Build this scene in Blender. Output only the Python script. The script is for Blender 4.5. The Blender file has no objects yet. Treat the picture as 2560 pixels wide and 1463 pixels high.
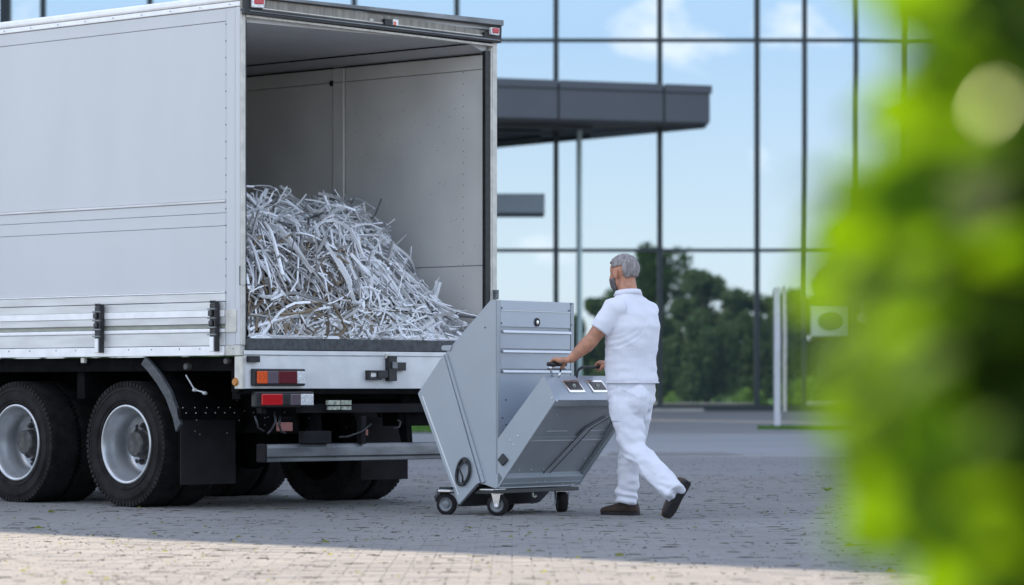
import bpy, bmesh, math, random
from mathutils import Vector as V, Matrix, noise
from math import radians as R, sin, cos, pi
random.seed(7)
sc = bpy.context.scene
col = sc.collection

# ------------------------------------------------------------------ camera
FPX, HOR, HC = 8950.0, 975.0, 0.865          # focal length in photo pixels, horizon row, eye height
cam = bpy.data.cameras.new("camera"); camo = bpy.data.objects.new("camera", cam); col.objects.link(camo)
sc.camera = camo
camo.location = (0, 0, HC); camo.rotation_euler = (R(90), 0, 0)
cam.sensor_width = 36.0; cam.lens = FPX / 2560 * 36
cam.shift_y = (HOR - 731.5) / 2560
cam.clip_start = 0.1; cam.clip_end = 3000
cam.dof.use_dof = True; cam.dof.focus_distance = 24.6; cam.dof.aperture_fstop = 2.8

# ------------------------------------------------------------------ world, sun, exposure
SUN_EL, SUN_AZ = R(38), R(-45)               # to the sun: behind the building, to the left
w = bpy.data.worlds.new("World"); sc.world = w; w.use_nodes = True
nt = w.node_tree; N = nt.nodes; L = nt.links; N.clear()
out = N.new('ShaderNodeOutputWorld'); bg = N.new('ShaderNodeBackground'); L.new(bg.outputs[0], out.inputs[0])
sky = N.new('ShaderNodeTexSky'); sky.sky_type = 'NISHITA'; sky.sun_disc = False
sky.sun_elevation = SUN_EL; sky.sun_rotation = SUN_AZ; sky.air_density = 1.0; sky.dust_density = 0.6; sky.ozone_density = 1.0
tc = N.new('ShaderNodeTexCoord'); sep = N.new('ShaderNodeSeparateXYZ'); L.new(tc.outputs['Generated'], sep.inputs[0])
ad = N.new('ShaderNodeMath'); ad.operation = 'ADD'; L.new(sep.outputs['Z'], ad.inputs[0]); ad.inputs[1].default_value = 0.09
dv = N.new('ShaderNodeVectorMath'); dv.operation = 'DIVIDE'; L.new(tc.outputs['Generated'], dv.inputs[0])
cmb = N.new('ShaderNodeCombineXYZ')
for i in range(3): L.new(ad.outputs[0], cmb.inputs[i])
L.new(cmb.outputs[0], dv.inputs[1])
mp = N.new('ShaderNodeMapping'); mp.inputs['Location'].default_value = (0.55, 3.1, 0.0); L.new(dv.outputs[0], mp.inputs[0])
cn = N.new('ShaderNodeTexNoise'); cn.inputs['Scale'].default_value = 1.5; cn.inputs['Detail'].default_value = 7; cn.inputs['Roughness'].default_value = 0.55
L.new(mp.outputs[0], cn.inputs['Vector'])
cr = N.new('ShaderNodeValToRGB'); cr.color_ramp.elements[0].position = 0.48; cr.color_ramp.elements[1].position = 0.63
L.new(cn.outputs['Fac'], cr.inputs[0])
hz = N.new('ShaderNodeMapRange'); hz.inputs[1].default_value = 0.072; hz.inputs[2].default_value = 0.092; L.new(sep.outputs['Z'], hz.inputs[0])
hz.inputs[1].default_value = 0.12; hz.inputs[2].default_value = 0.22
m1 = N.new('ShaderNodeMath'); m1.operation = 'MULTIPLY'; L.new(cr.outputs[0], m1.inputs[0]); L.new(hz.outputs[0], m1.inputs[1])
# low puffy clouds near the horizon
n2 = N.new('ShaderNodeTexNoise'); n2.inputs['Scale'].default_value = 26; n2.inputs['Detail'].default_value = 6; n2.inputs['Roughness'].default_value = .5
mp3 = N.new('ShaderNodeMapping'); mp3.inputs['Scale'].default_value = (1, 1, 1.5); L.new(tc.outputs['Generated'], mp3.inputs[0]); L.new(mp3.outputs[0], n2.inputs['Vector'])
acc = n2.outputs['Fac']
for (cx_, cy_, cz_, rr_, am_) in ((.050, -1, .110, .030, .26), (.079, -1, .100, .015, .27), (.008, -1, .109, .010, .20), (-.16, -1, .09, .06, .25), (.35, -1, .12, .1, .25), (-.6, -.8, .11, .12, .25), (-1, -.1, .12, .12, .25), (.9, -.5, .10, .12, .25), (.6, .8, .11, .12, .25), (-.5, .85, .12, .12, .25)):
    vd = N.new('ShaderNodeVectorMath'); vd.operation = 'DISTANCE'; L.new(tc.outputs['Generated'], vd.inputs[0]); v_ = V((cx_, cy_, cz_)).normalized(); vd.inputs[1].default_value = v_
    mr_ = N.new('ShaderNodeMapRange'); mr_.inputs[1].default_value = 0; mr_.inputs[2].default_value = rr_; mr_.inputs[3].default_value = am_; mr_.inputs[4].default_value = 0; L.new(vd.outputs['Value'], mr_.inputs[0])
    aa = N.new('ShaderNodeMath'); aa.operation = 'ADD'; L.new(acc, aa.inputs[0]); L.new(mr_.outputs[0], aa.inputs[1]); acc = aa.outputs[0]
cr2 = N.new('ShaderNodeValToRGB'); cr2.color_ramp.elements[0].position = 0.64; cr2.color_ramp.elements[1].position = 0.78; L.new(acc, cr2.inputs[0])
mm = N.new('ShaderNodeMath'); mm.operation = 'MAXIMUM'; L.new(m1.outputs[0], mm.inputs[0]); L.new(cr2.outputs[0], mm.inputs[1])
mx = N.new('ShaderNodeMix'); mx.data_type = 'RGBA'; L.new(mm.outputs[0], mx.inputs['Factor'])
hr = N.new('ShaderNodeValToRGB'); e_ = hr.color_ramp.elements       # pale haze at the horizon, clearer blue above
e_[0].position = 0.0; e_[0].color = (.93, .93, .93, 1); e_[1].position = 1.0; e_[1].color = (.60, .79, 1.03, 1)
q_ = e_.new(.35); q_.color = (.87, .955, 1.0, 1)
hm_ = N.new('ShaderNodeMapRange'); hm_.inputs[1].default_value = 0.0; hm_.inputs[2].default_value = 0.10; L.new(sep.outputs['Z'], hm_.inputs[0]); L.new(hm_.outputs[0], hr.inputs[0])
sc_ = N.new('ShaderNodeVectorMath'); sc_.operation = 'SCALE'; sc_.inputs['Scale'].default_value = 5.3; L.new(hr.outputs[0], sc_.inputs[0])
bm_f = N.new('ShaderNodeMapRange'); bm_f.inputs[1].default_value = 0.10; bm_f.inputs[2].default_value = 0.40; L.new(sep.outputs['Z'], bm_f.inputs[0])
mh = N.new('ShaderNodeMix'); mh.data_type = 'RGBA'; L.new(bm_f.outputs[0], mh.inputs['Factor']); L.new(sc_.outputs[0], mh.inputs[6]); L.new(sky.outputs[0], mh.inputs[7])
L.new(mh.outputs[2], mx.inputs[6]); mx.inputs[7].default_value = (6.3, 6.2, 6.4, 1)
L.new(mx.outputs[2], bg.inputs[0]); bg.inputs[1].default_value = 0.15

sun = bpy.data.lights.new("sun", 'SUN'); suno = bpy.data.objects.new("sun", sun); col.objects.link(suno)
sun.energy = 4.7; sun.angle = R(0.4); sun.color = (1.0, 0.83, 0.63)
to_sun = V((sin(SUN_AZ) * cos(SUN_EL), cos(SUN_AZ) * cos(SUN_EL), sin(SUN_EL)))
suno.rotation_euler = to_sun.to_track_quat('Z', 'Y').to_euler(); suno.location = (-30, 30, 60)
sc.view_settings.view_transform = 'Standard'; sc.view_settings.look = 'None'
sc.view_settings.exposure = 1.15; sc.view_settings.gamma = 1.0; sc.view_settings.use_curve_mapping = False

# ------------------------------------------------------------------ materials
def mat(name, c, rough=0.6, metal=0.0, var=0.0, vscale=6.0, bump=0.0, bscale=60.0, c2=None, spots=None, spec=0.5,
        island=0.0, stretch=None, trans=None, emit=None):
    m = bpy.data.materials.new(name); m.use_nodes = True
    t = m.node_tree; n = t.nodes; l = t.links
    b = n['Principled BSDF']; b.inputs['Roughness'].default_value = rough; b.inputs['Metallic'].default_value = metal
    b.inputs['Specular IOR Level'].default_value = spec
    b.inputs['Base Color'].default_value = (*c, 1)
    src = None
    co = n.new('ShaderNodeTexCoord'); mpn = n.new('ShaderNodeMapping'); l.new(co.outputs['Object'], mpn.inputs[0])
    if stretch: mpn.inputs['Scale'].default_value = stretch
    if var or c2:
        nz = n.new('ShaderNodeTexNoise'); nz.inputs['Scale'].default_value = vscale; nz.inputs['Detail'].default_value = 5
        l.new(mpn.outputs[0], nz.inputs['Vector'])
        r = n.new('ShaderNodeValToRGB'); r.color_ramp.elements[0].position = 0.35; r.color_ramp.elements[1].position = 0.65
        a = c2 if c2 else tuple(x * (1 - var) for x in c); bb = c if c2 else tuple(min(1, x * (1 + var)) for x in c)
        r.color_ramp.elements[0].color = (*a, 1); r.color_ramp.elements[1].color = (*bb, 1)
        l.new(nz.outputs['Fac'], r.inputs[0]); src = r.outputs[0]
    if island:
        g = n.new('ShaderNodeNewGeometry'); mr = n.new('ShaderNodeMapRange')
        mr.inputs[3].default_value = 1 - island; mr.inputs[4].default_value = 1 + island
        l.new(g.outputs['Random Per Island'], mr.inputs[0])
        mu = n.new('ShaderNodeMix'); mu.data_type = 'RGBA'; mu.blend_type = 'MULTIPLY'; mu.inputs['Factor'].default_value = 1
        if src: l.new(src, mu.inputs[6])
        else: mu.inputs[6].default_value = (*c, 1)
        cc = n.new('ShaderNodeCombineColor')
        for i in range(3): l.new(mr.outputs[0], cc.inputs[i])
        l.new(cc.outputs[0], mu.inputs[7]); src = mu.outputs[2]
    if spots:                                   # (colour, scale, threshold)
        sp = n.new('ShaderNodeTexNoise'); sp.inputs['Scale'].default_value = spots[1]; sp.inputs['Detail'].default_value = 6
        sp.inputs['Roughness'].default_value = 0.7
        l.new(mpn.outputs[0], sp.inputs['Vector'])
        r2 = n.new('ShaderNodeValToRGB'); r2.color_ramp.elements[0].position = spots[2]; r2.color_ramp.elements[1].position = spots[2] + 0.06
        l.new(sp.outputs['Fac'], r2.inputs[0])
        m2 = n.new('ShaderNodeMix'); m2.data_type = 'RGBA'; l.new(r2.outputs[0], m2.inputs['Factor'])
        if src: l.new(src, m2.inputs[6])
        else: m2.inputs[6].default_value = (*c, 1)
        m2.inputs[7].default_value = (*spots[0], 1); src = m2.outputs[2]
    if src: l.new(src, b.inputs['Base Color'])
    if bump:
        bn = n.new('ShaderNodeTexNoise'); bn.inputs['Scale'].default_value = bscale; bn.inputs['Detail'].default_value = 4
        l.new(mpn.outputs[0], bn.inputs['Vector'])
        bu = n.new('ShaderNodeBump'); bu.inputs['Strength'].default_value = bump; bu.inputs['Distance'].default_value = 0.01
        l.new(bn.outputs['Fac'], bu.inputs['Height']); l.new(bu.outputs[0], b.inputs['Normal'])
    if trans:
        tr = n.new('ShaderNodeBsdfTranslucent'); tr.inputs[0].default_value = (*trans, 1)
        ms = n.new('ShaderNodeMixShader'); ms.inputs[0].default_value = 0.5
        l.new(b.outputs[0], ms.inputs[1]); l.new(tr.outputs[0], ms.inputs[2]); l.new(ms.outputs[0], n['Material Output'].inputs[0])
    return m

M = {}
M['side'] = mat('silver_side_paint', (.60, .61, .62), .38, .0, var=.02, vscale=1.5, stretch=(1, 1.2, .5), bump=.04, bscale=3, spots=((.44, .45, .46), 40, .83))
M['alu'] = mat('brushed_aluminium', (.66, .66, .65), .42, .25, var=.10, vscale=14, bump=.08, bscale=90, stretch=(1, .15, 1), spots=((.25, .24, .22), 60, .76))
M['alu_bright'] = mat('bright_aluminium', (.90, .90, .90), .35, .1, var=.05, vscale=9)
M['cream'] = mat('weathered_cream_frame', (.62, .60, .54), .5, .15, var=.12, vscale=12, spots=((.22, .18, .13), 34, .72))
M['header'] = mat('dirty_beige_metal', (.27, .25, .215), .55, .1, var=.25, vscale=9, stretch=(3, 1, .4), spots=((.14, .12, .10), 30, .70))
M['panel'] = mat('scratched_white_panel', (.80, .80, .79), .5, 0, var=.08, vscale=5, spots=((.30, .29, .27), 42, .70), bump=.08, bscale=60)
M['olive'] = mat('grimy_groove', (.33, .34, .28), .6, 0, var=.1)
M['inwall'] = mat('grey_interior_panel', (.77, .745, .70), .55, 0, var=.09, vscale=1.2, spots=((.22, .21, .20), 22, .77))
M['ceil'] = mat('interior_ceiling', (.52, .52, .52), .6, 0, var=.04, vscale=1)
M['black'] = mat('black_plastic', (.018, .018, .02), .45, 0, var=.3, vscale=20)
M['rubber'] = mat('tyre_rubber', (.020, .018, .018), .85, 0, spec=.18, var=.35, vscale=9, bump=.2, bscale=45)
M['tread'] = mat('tread_rubber', (.014, .014, .015), .85, 0, var=.3, vscale=14)
M['flap'] = mat('mud_flap_rubber', (.018, .017, .019), .8, 0, spec=.2, var=.25, vscale=5)
M['chassis'] = mat('chassis_black', (.006, .006, .0065), .9, 0, spec=.08, var=.4, vscale=9)
M['darkedge'] = mat('worn_dark_edge', (.07, .075, .08), .6, .1, var=.30, vscale=30, bump=.15, bscale=120)
M['greymetal'] = mat('galvanised_steel', (.20, .21, .22), .42, .5, var=.3, vscale=10, stretch=(.3, 1, 1))
M['rim'] = mat('steel_rim', (.50, .51, .52), .32, .65, var=.12, vscale=6)
M['hub'] = mat('dirty_hub', (.075, .072, .07), .55, .3, var=.4, vscale=18)
M['chrome'] = mat('chrome', (.75, .75, .75), .15, 1.0)
M['red'] = mat('red_lens', (.55, .010, .015), .12, 0, spec=.8, emit=None)
M['darkred'] = mat('dark_red_lens', (.13, .006, .012), .12, 0, spec=.8)
M['orange'] = mat('orange_lens', (.80, .10, .01), .12, 0, spec=.8, var=.2, vscale=60)
M['amber'] = mat('amber_reflector', (.50, .19, .03), .25, 0, var=.2, vscale=80)
M['clear'] = mat('clear_lens', (.82, .82, .82), .15, .1, spec=.8, var=.2, vscale=70)
M['smoke'] = mat('smoked_lens', (.13, .10, .12), .12, 0, spec=.8)
M['rust'] = mat('primer_red', (.30, .12, .10), .6, 0, var=.2)
M['plate'] = mat('pale_plate', (.42, .45, .36), .5, 0, var=.5, vscale=30)
M['cart'] = mat('blue_grey_powder_coat', (.375, .405, .43), .42, .1, var=.04, vscale=2.5, bump=.04, bscale=120, spots=((.25, .28, .31), 45, .80))
M['cartfront'] = mat('smooth_blue_grey_front', (.40, .45, .51), .30, .25, var=.02, vscale=3)
M['lip'] = mat('satin_lip', (.66, .68, .70), .3, .5)
M['cart_shade'] = mat('shaded_cart_underside', (.32, .34, .355), .5, .1, var=.05, vscale=4)  # darker copy of the cart paint, with the flap's underside shade put in
M['ring'] = mat('gunmetal_trim', (.05, .05, .055), .3, .5)
M['shirt'] = mat('white_pique_cotton', (.80, .80, .86), .85, 0, var=.02, vscale=8, bump=.12, bscale=220)
M['trouser'] = mat('white_work_cotton', (.78, .78, .84), .85, 0, var=.03, vscale=7, bump=.15, bscale=160)
M['skin'] = mat('tanned_skin', (.50, .235, .145), .5, 0, var=.14, vscale=24, bump=.1, bscale=90)
M['hair'] = mat('grey_hair', (.36, .33, .32), .65, 0, c2=(.19, .17, .165), vscale=70, bump=.45, bscale=170, stretch=(1, 1, .18))
M['beard'] = mat('grey_beard', (.20, .18, .18), .7, 0, c2=(.07, .06, .06), vscale=90, bump=.6, bscale=200)
M['shoe'] = mat('brown_suede', (.055, .034, .025), .75, 0, var=.25, vscale=25, bump=.2, bscale=120)
M['sole'] = mat('dark_sole', (.016, .013, .013), .7, 0, var=.2)
M['paver'] = mat('concrete_paver', (.220, .212, .201), .75, 0, var=.07, vscale=.5, island=.06, bump=.3, bscale=90, spots=((.16, .155, .145), 60, .74))
M['joint'] = mat('joint_sand', (.10, .095, .08), .95, 0, var=.4, vscale=30)
M['moss'] = mat('joint_moss', (.055, .06, .025), .9, 0, island=.7, c2=(.03, .025, .015), vscale=3)
M['litter'] = mat('leaf_litter', (.30, .27, .04), .8, 0, c2=(.16, .20, .03), vscale=2.5, island=.3, trans=(.3, .3, .05))
M['asphalt'] = mat('light_concrete_lane', (.275, .28, .285), .8, 0, var=.07, vscale=.35, spots=((.24, .245, .25), 1.2, .62))
M['grass'] = mat('grass_green', (.10, .22, .025), .9, 0, c2=(.06, .14, .02), vscale=1.5)
M['brownwall'] = mat('dark_brown_kerbstone', (.07, .06, .05), .85, 0, var=.3, vscale=6)
M['mullion'] = mat('dark_mullion', (.035, .045, .05), .4, .3)
M['canopy'] = mat('slate_cladding', (.088, .098, .115), .45, .2, var=.03, vscale=1)
M['soffit'] = mat('soffit_panel', (.15, .14, .14), .6, 0, var=.1, vscale=.6)
M['refl_slab'] = mat('reflection_grey', (.26, .30, .33), .5, .1)  # grey of a reflection in the glass, given to a solid slab
M['polewhite'] = mat('pale_post', (.62, .62, .64), .45, .1, var=.04)
M['polegreen'] = mat('pale_column', (.48, .60, .58), .5, 0)
M['bark'] = mat('bark', (.09, .07, .05), .9, 0, var=.3)
M['foliage'] = mat('tree_foliage', (.045, .085, .03), .8, 0, island=.5, trans=(.05, .12, .02))
M['foliage2'] = mat('bright_foliage', (.13, .24, .05), .8, 0, island=.4, trans=(.20, .34, .05))
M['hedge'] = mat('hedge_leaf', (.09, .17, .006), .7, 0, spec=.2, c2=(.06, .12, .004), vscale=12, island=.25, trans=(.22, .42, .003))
M['hedge_shade'] = mat('shaded_hedge_leaf', (.035, .075, .004), .8, 0, island=.4, trans=(.035, .10, .001))  # darker leaf copy; shade inside the hedge is put into the colour
M['paleleaf'] = mat('pale_leaf', (.50, .53, .36), .5, 0, trans=(.25, .28, .14))
M['flower'] = mat('pale_pink_blossom', (.62, .42, .42), .8, 0, island=.2)
M['sign'] = mat('white_sign', (.50, .54, .50), .5)
M['signdark'] = mat('sign_dark_roundel', (.05, .10, .05), .5)
M['stripw'] = mat('pale_metal_strip', (.82, .83, .85), .4, .1, island=.18)
M['stripd'] = mat('dull_metal_strip', (.38, .375, .37), .45, .3, island=.6)
M['stripb'] = mat('brown_paper_strip', (.20, .155, .105), .7, .1, island=.5)
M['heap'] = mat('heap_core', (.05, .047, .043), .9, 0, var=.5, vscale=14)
M['wing'] = mat('office_wall', (.30, .31, .33), .6)
M['concrete'] = mat('pale_concrete', (.42, .40, .38), .8, 0, var=.08, vscale=2)

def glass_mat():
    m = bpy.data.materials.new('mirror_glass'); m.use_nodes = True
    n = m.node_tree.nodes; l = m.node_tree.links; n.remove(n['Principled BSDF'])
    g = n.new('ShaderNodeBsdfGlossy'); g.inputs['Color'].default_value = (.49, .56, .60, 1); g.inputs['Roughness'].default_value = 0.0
    d = n.new('ShaderNodeBsdfDiffuse'); d.inputs[0].default_value = (.18, .24, .25, 1)  # even teal diffuse part imitates haze over the mirrored trees
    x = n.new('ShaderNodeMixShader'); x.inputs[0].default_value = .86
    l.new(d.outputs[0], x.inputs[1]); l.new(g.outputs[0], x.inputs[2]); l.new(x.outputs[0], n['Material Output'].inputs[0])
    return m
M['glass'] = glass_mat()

# ------------------------------------------------------------------ mesh helpers
class MB:
    def __init__(s): s.v = []; s.f = []
    def add(s, vs, fs):
        o = len(s.v); s.v += [V(p) for p in vs]; s.f += [tuple(i + o for i in f) for f in fs]; return s
    def box(s, x0, x1, y0, y1, z0, z1, m=None):
        vs = [V((x, y, z)) for z in (z0, z1) for y in (y0, y1) for x in (x0, x1)]
        if m: vs = [m @ p for p in vs]
        return s.add(vs, [(0, 2, 3, 1), (4, 5, 7, 6), (0, 1, 5, 4), (2, 6, 7, 3), (0, 4, 6, 2), (1, 3, 7, 5)])
    def prism(s, poly, d):                       # poly: planar loop of 3D points, d: extrusion vector
        poly = [V(p) for p in poly]; d = V(d); n = len(poly)
        vs = poly + [p + d for p in poly]
        fs = [tuple(range(n))[::-1], tuple(range(n, 2 * n))] + [(i, (i + 1) % n, (i + 1) % n + n, i + n) for i in range(n)]
        return s.add(vs, fs)
    def tube(s, pts, rad, n=10, flat=None, cap=True, closed=False):
        pts = [V(p) for p in pts]; k = len(pts)
        rr = rad if isinstance(rad, (list, tuple)) else [rad] * k
        tg = []
        for i in range(k):
            a = pts[(i - 1) % k] if (closed or i > 0) else pts[0]
            b = pts[(i + 1) % k] if (closed or i < k - 1) else pts[-1]
            tg.append((b - a).normalized())
        ref = V((0, 0, 1)) if abs(tg[0].z) < .9 else V((1, 0, 0))
        u = tg[0].cross(ref).normalized(); vs = []
        for i in range(k):
            u = (u - tg[i] * u.dot(tg[i])).normalized(); vv = tg[i].cross(u)
            ry = rr[i] * (flat or 1)
            for j in range(n):
                a = 2 * pi * j / n; vs.append(pts[i] + u * cos(a) * rr[i] + vv * sin(a) * ry)
        fs = []
        kk = k if closed else k - 1
        for i in range(kk):
            for j in range(n):
                a = i * n; b = ((i + 1) % k) * n
                fs.append((a + j, a + (j + 1) % n, b + (j + 1) % n, b + j))
        if cap and not closed: fs += [tuple(range(n))[::-1], tuple(range((k - 1) * n, k * n))]
        return s.add(vs, fs)
    def lathe(s, prof, m, n=48, arc=1.0):          # prof: (x along axis, radius); m: 4x4 with axis = local X
        vs = []; k = len(prof)
        for j in range(n):
            a = 2 * pi * j / n
            for (x, r) in prof: vs.append(m @ V((x, r * cos(a), r * sin(a))))
        fs = []
        for j in range(n):
            for i in range(k - 1):
                a = j * k + i; b = ((j + 1) % n) * k + i; fs.append((a, a + 1, b + 1, b))
        return s.add(vs, fs)
    def ell(s, c, ax, n=16, k=10):                 # ax: three axis vectors
        c = V(c); vs = [c + V(ax[2])]; fs = []
        for i in range(1, k):
            p = pi * i / k
            for j in range(n):
                a = 2 * pi * j / n; vs.append(c + V(ax[0]) * sin(p) * cos(a) + V(ax[1]) * sin(p) * sin(a) + V(ax[2]) * cos(p))
        vs.append(c - V(ax[2]))
        for j in range(n): fs.append((0, 1 + j, 1 + (j + 1) % n))
        for i in range(k - 2):
            for j in range(n):
                a = 1 + i * n; b = a + n; fs.append((a + j, b + j, b + (j + 1) % n, a + (j + 1) % n))
        e = len(vs) - 1; a = 1 + (k - 2) * n
        for j in range(n): fs.append((a + j, e, a + (j + 1) % n))
        return s.add(vs, fs)
    def mesh(s, name, m=None, smooth=False):
        me = bpy.data.meshes.new(name); me.from_pydata([tuple(p) for p in s.v], [], s.f)
        bm = bmesh.new(); bm.from_mesh(me); bmesh.ops.recalc_face_normals(bm, faces=bm.faces); bm.to_mesh(me); bm.free()
        for mm_ in (m if isinstance(m, (list, tuple)) else [m]):
            if mm_: me.materials.append(mm_)
        if smooth: me.shade_smooth()
        return me
    def build(s, name, m, parent=None, bevel=0, smooth=False, auto=False):
        o = bpy.data.objects.new(name, s.mesh(name, m, smooth or auto)); col.objects.link(o); o.parent = parent
        if auto: 
            try: o.data.set_sharp_from_angle(angle=R(35))
            except Exception: pass
        if bevel:
            b = o.modifiers.new('bevel', 'BEVEL'); b.width = bevel; b.segments = 2; b.limit_method = 'ANGLE'; b.angle_limit = R(40)
        return o
def empty(name, loc=(0, 0, 0), rz=0):
    o = bpy.data.objects.new(name, None); col.objects.link(o); o.location = loc; o.rotation_euler = (0, 0, rz); o.empty_display_size = .2
    return o
def tag(o, label=None, cat=None, group=None, kind=None):
    if label: o['label'] = label
    if cat: o['category'] = cat
    if group: o['group'] = group
    if kind: o['kind'] = kind
    return o
def share(name, me, parent=None, loc=(0, 0, 0), rot=(0, 0, 0), scl=(1, 1, 1)):
    o = bpy.data.objects.new(name, me); col.objects.link(o); o.parent = parent; o.location = loc; o.rotation_euler = rot; o.scale = scl
    return o
def box(name, m, parent, x0, x1, y0, y1, z0, z1, bevel=0):
    return MB().box(x0, x1, y0, y1, z0, z1).build(name, m, parent, bevel)
def gz(y): return .006 * max(0, min(y, 120) - 24)      # the plaza rises very slightly towards the building
def at(px, py, Y): return V(((px - 1280) / FPX * Y, Y, HC + (HOR - py) / FPX * Y))
# ------------------------------------------------------------------ ground
def sheet(name, m, x0, x1, ys, dz, kind='structure'):
    b = MB(); vs = []; fs = []
    for y in ys: vs += [(x0, y, gz(y) + dz), (x1, y, gz(y) + dz)]
    for i in range(len(ys) - 1): fs.append((2 * i, 2 * i + 1, 2 * i + 3, 2 * i + 2))
    b.add(vs, fs); o = b.build(name, m); o['kind'] = kind; return o
sheet('ground', M['joint'], -900, 900, (-900, 24, 120, 900), -.016)

def brick_mat():
    m = mat('far_pavers', (.37, .365, .36), .75)
    n = m.node_tree.nodes; l = m.node_tree.links; b = n['Principled BSDF']
    co = n.new('ShaderNodeTexCoord'); br = n.new('ShaderNodeTexBrick')
    mp_ = n.new('ShaderNodeMapping'); l.new(co.outputs['Object'], mp_.inputs[0]); l.new(mp_.outputs[0], br.inputs['Vector'])
    br.inputs['Scale'].default_value = 1; br.inputs['Brick Width'].default_value = .2; br.inputs['Row Height'].default_value = .1
    br.inputs['Mortar Size'].default_value = .004
    br.inputs['Color1'].default_value = (.205, .203, .200, 1); br.inputs['Color2'].default_value = (.23, .228, .224, 1); br.inputs['Mortar'].default_value = (.12, .12, .11, 1)
    nz = n.new('ShaderNodeTexNoise'); nz.inputs['Scale'].default_value = .5; nz.inputs['Detail'].default_value = 6
    mp2 = n.new('ShaderNodeMapping'); mp2.inputs['Scale'].default_value = (.4, 1, 1); l.new(co.outputs['Object'], mp2.inputs[0]); l.new(mp2.outputs[0], nz.inputs['Vector'])
    r = n.new('ShaderNodeValToRGB'); r.color_ramp.elements[0].color = (.90, .90, .91, 1); r.color_ramp.elements[1].color = (1.06, 1.06, 1.06, 1)
    r.color_ramp.elements[0].position = .35; r.color_ramp.elements[1].position = .65
    l.new(nz.outputs['Fac'], r.inputs[0])
    mu = n.new('ShaderNodeMix'); mu.data_type = 'RGBA'; mu.blend_type = 'MULTIPLY'; mu.inputs['Factor'].default_value = 1
    l.new(br.outputs['Color'], mu.inputs[6]); l.new(r.outputs[0], mu.inputs[7]); l.new(mu.outputs[2], b.inputs['Base Color'])
    return m
M['farpav'] = brick_mat()
PX, PY0, PY1 = 7.0, 15.4, 34.0
b = MB()
for (x0, x1, ys) in ((-60, 60, (-50, PY0)), (-60, -PX, (PY0, 24, PY1)), (PX, 60, (PY0, 24, PY1)), (-60, 60, (PY1, 41.0))):
    vs = []; fs = []
    for y in ys: vs += [(x0, y, gz(y)), (x1, y, gz(y))]
    for i in range(len(ys) - 1): fs.append((2 * i, 2 * i + 1, 2 * i + 3, 2 * i + 2))
    b.add(vs, fs)
pave = b.build('paved_yard', M['farpav']); pave['kind'] = 'structure'
# real pavers, each slightly uneven, in running bond
def paver_vf(x, y, sx, sy, dz, tx, ty):
    g = .004; c = .005; vs = []
    for (m_, z) in ((0, -.015), (0, -.004), (c, 0)):
        for (ix, iy) in ((-1, -1), (1, -1), (1, 1), (-1, 1)):
            px = x + ix * (sx / 2 - .0012 - m_ * .5); py = y + iy * (sy / 2 - g - m_)
            vs.append((px, py, gz(py) + z + dz + tx * (px - x) + ty * (py - y)))
    fs = [(8, 9, 10, 11)]
    for k in (0, 4):
        for i in range(4): fs.append((k + i, k + (i + 1) % 4, k + 4 + (i + 1) % 4, k + 4 + i))
    return vs, fs
rp = random.Random(3)
stuffb = MB(); near = []
row = 0; y = PY0 + .05
proto_meshes = []
for k in range(10):
    vs, fs = paver_vf(0, 0, .2, .1, 0, rp.uniform(-.004, .004), rp.uniform(-.01, .012))
    proto_meshes.append(MB().add([(a, b_, c_) for a, b_, c_ in vs], fs).mesh('paver', M['paver']))
vv, ff = [], []
while y < PY1 - .04:
    x = -PX + (.1 if row % 2 else 0.2)
    while x < PX - .09:
        dz = rp.gauss(0, .0011)
        if 15.85 < y < 17.15 and abs(x) < .148 * y - .1 and len(near) < 296:
            near.append((x, y, dz))
        else:
            vs, fs = paver_vf(x, y, .2, .1, dz, rp.uniform(-.004, .004), rp.uniform(-.010, .012))
            o_ = len(vv); vv += vs; ff += [tuple(i + o_ for i in f) for f in fs]
        x += .2
    y += .1; row += 1
me = bpy.data.meshes.new('pavers'); me.from_pydata(vv, [], ff); me.materials.append(M['paver'])
o = bpy.data.objects.new('pavers', me); col.objects.link(o); o.parent = pave; o['kind'] = 'stuff'
for i, (x, y, dz) in enumerate(near): share('paver', proto_meshes[i % 10], pave, (x, y, dz), (0, 0, pi * (i % 2)))

# lane of smoother concrete, far pavers beyond
sheet('concrete_lane', M['asphalt'], -60, 60, (41.0, 55.5), .0)
sheet('forecourt', M['farpav'], -60, 60, (55.5, 84.5), .0)
lip = MB().box(-60, 60, 40.9, 41.05, gz(41) - .01, gz(41) + .012).build('lane_edging', M['concrete']); lip['kind'] = 'structure'
patch = MB().add([(1.1, 41.6, gz(41.6) + .004), (2.7, 41.6, gz(41.6) + .004), (2.5, 43.0, gz(43) + .004), (1.2, 43.2, gz(43.2) + .004)], [(0, 1, 2, 3)]).build('repair_patch', M['farpav']); patch['kind'] = 'structure'
lawn = MB().box(-300, 300, -500, -50, -.015, .02).build('lawn', M['grass']); lawn['kind'] = 'structure'
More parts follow.
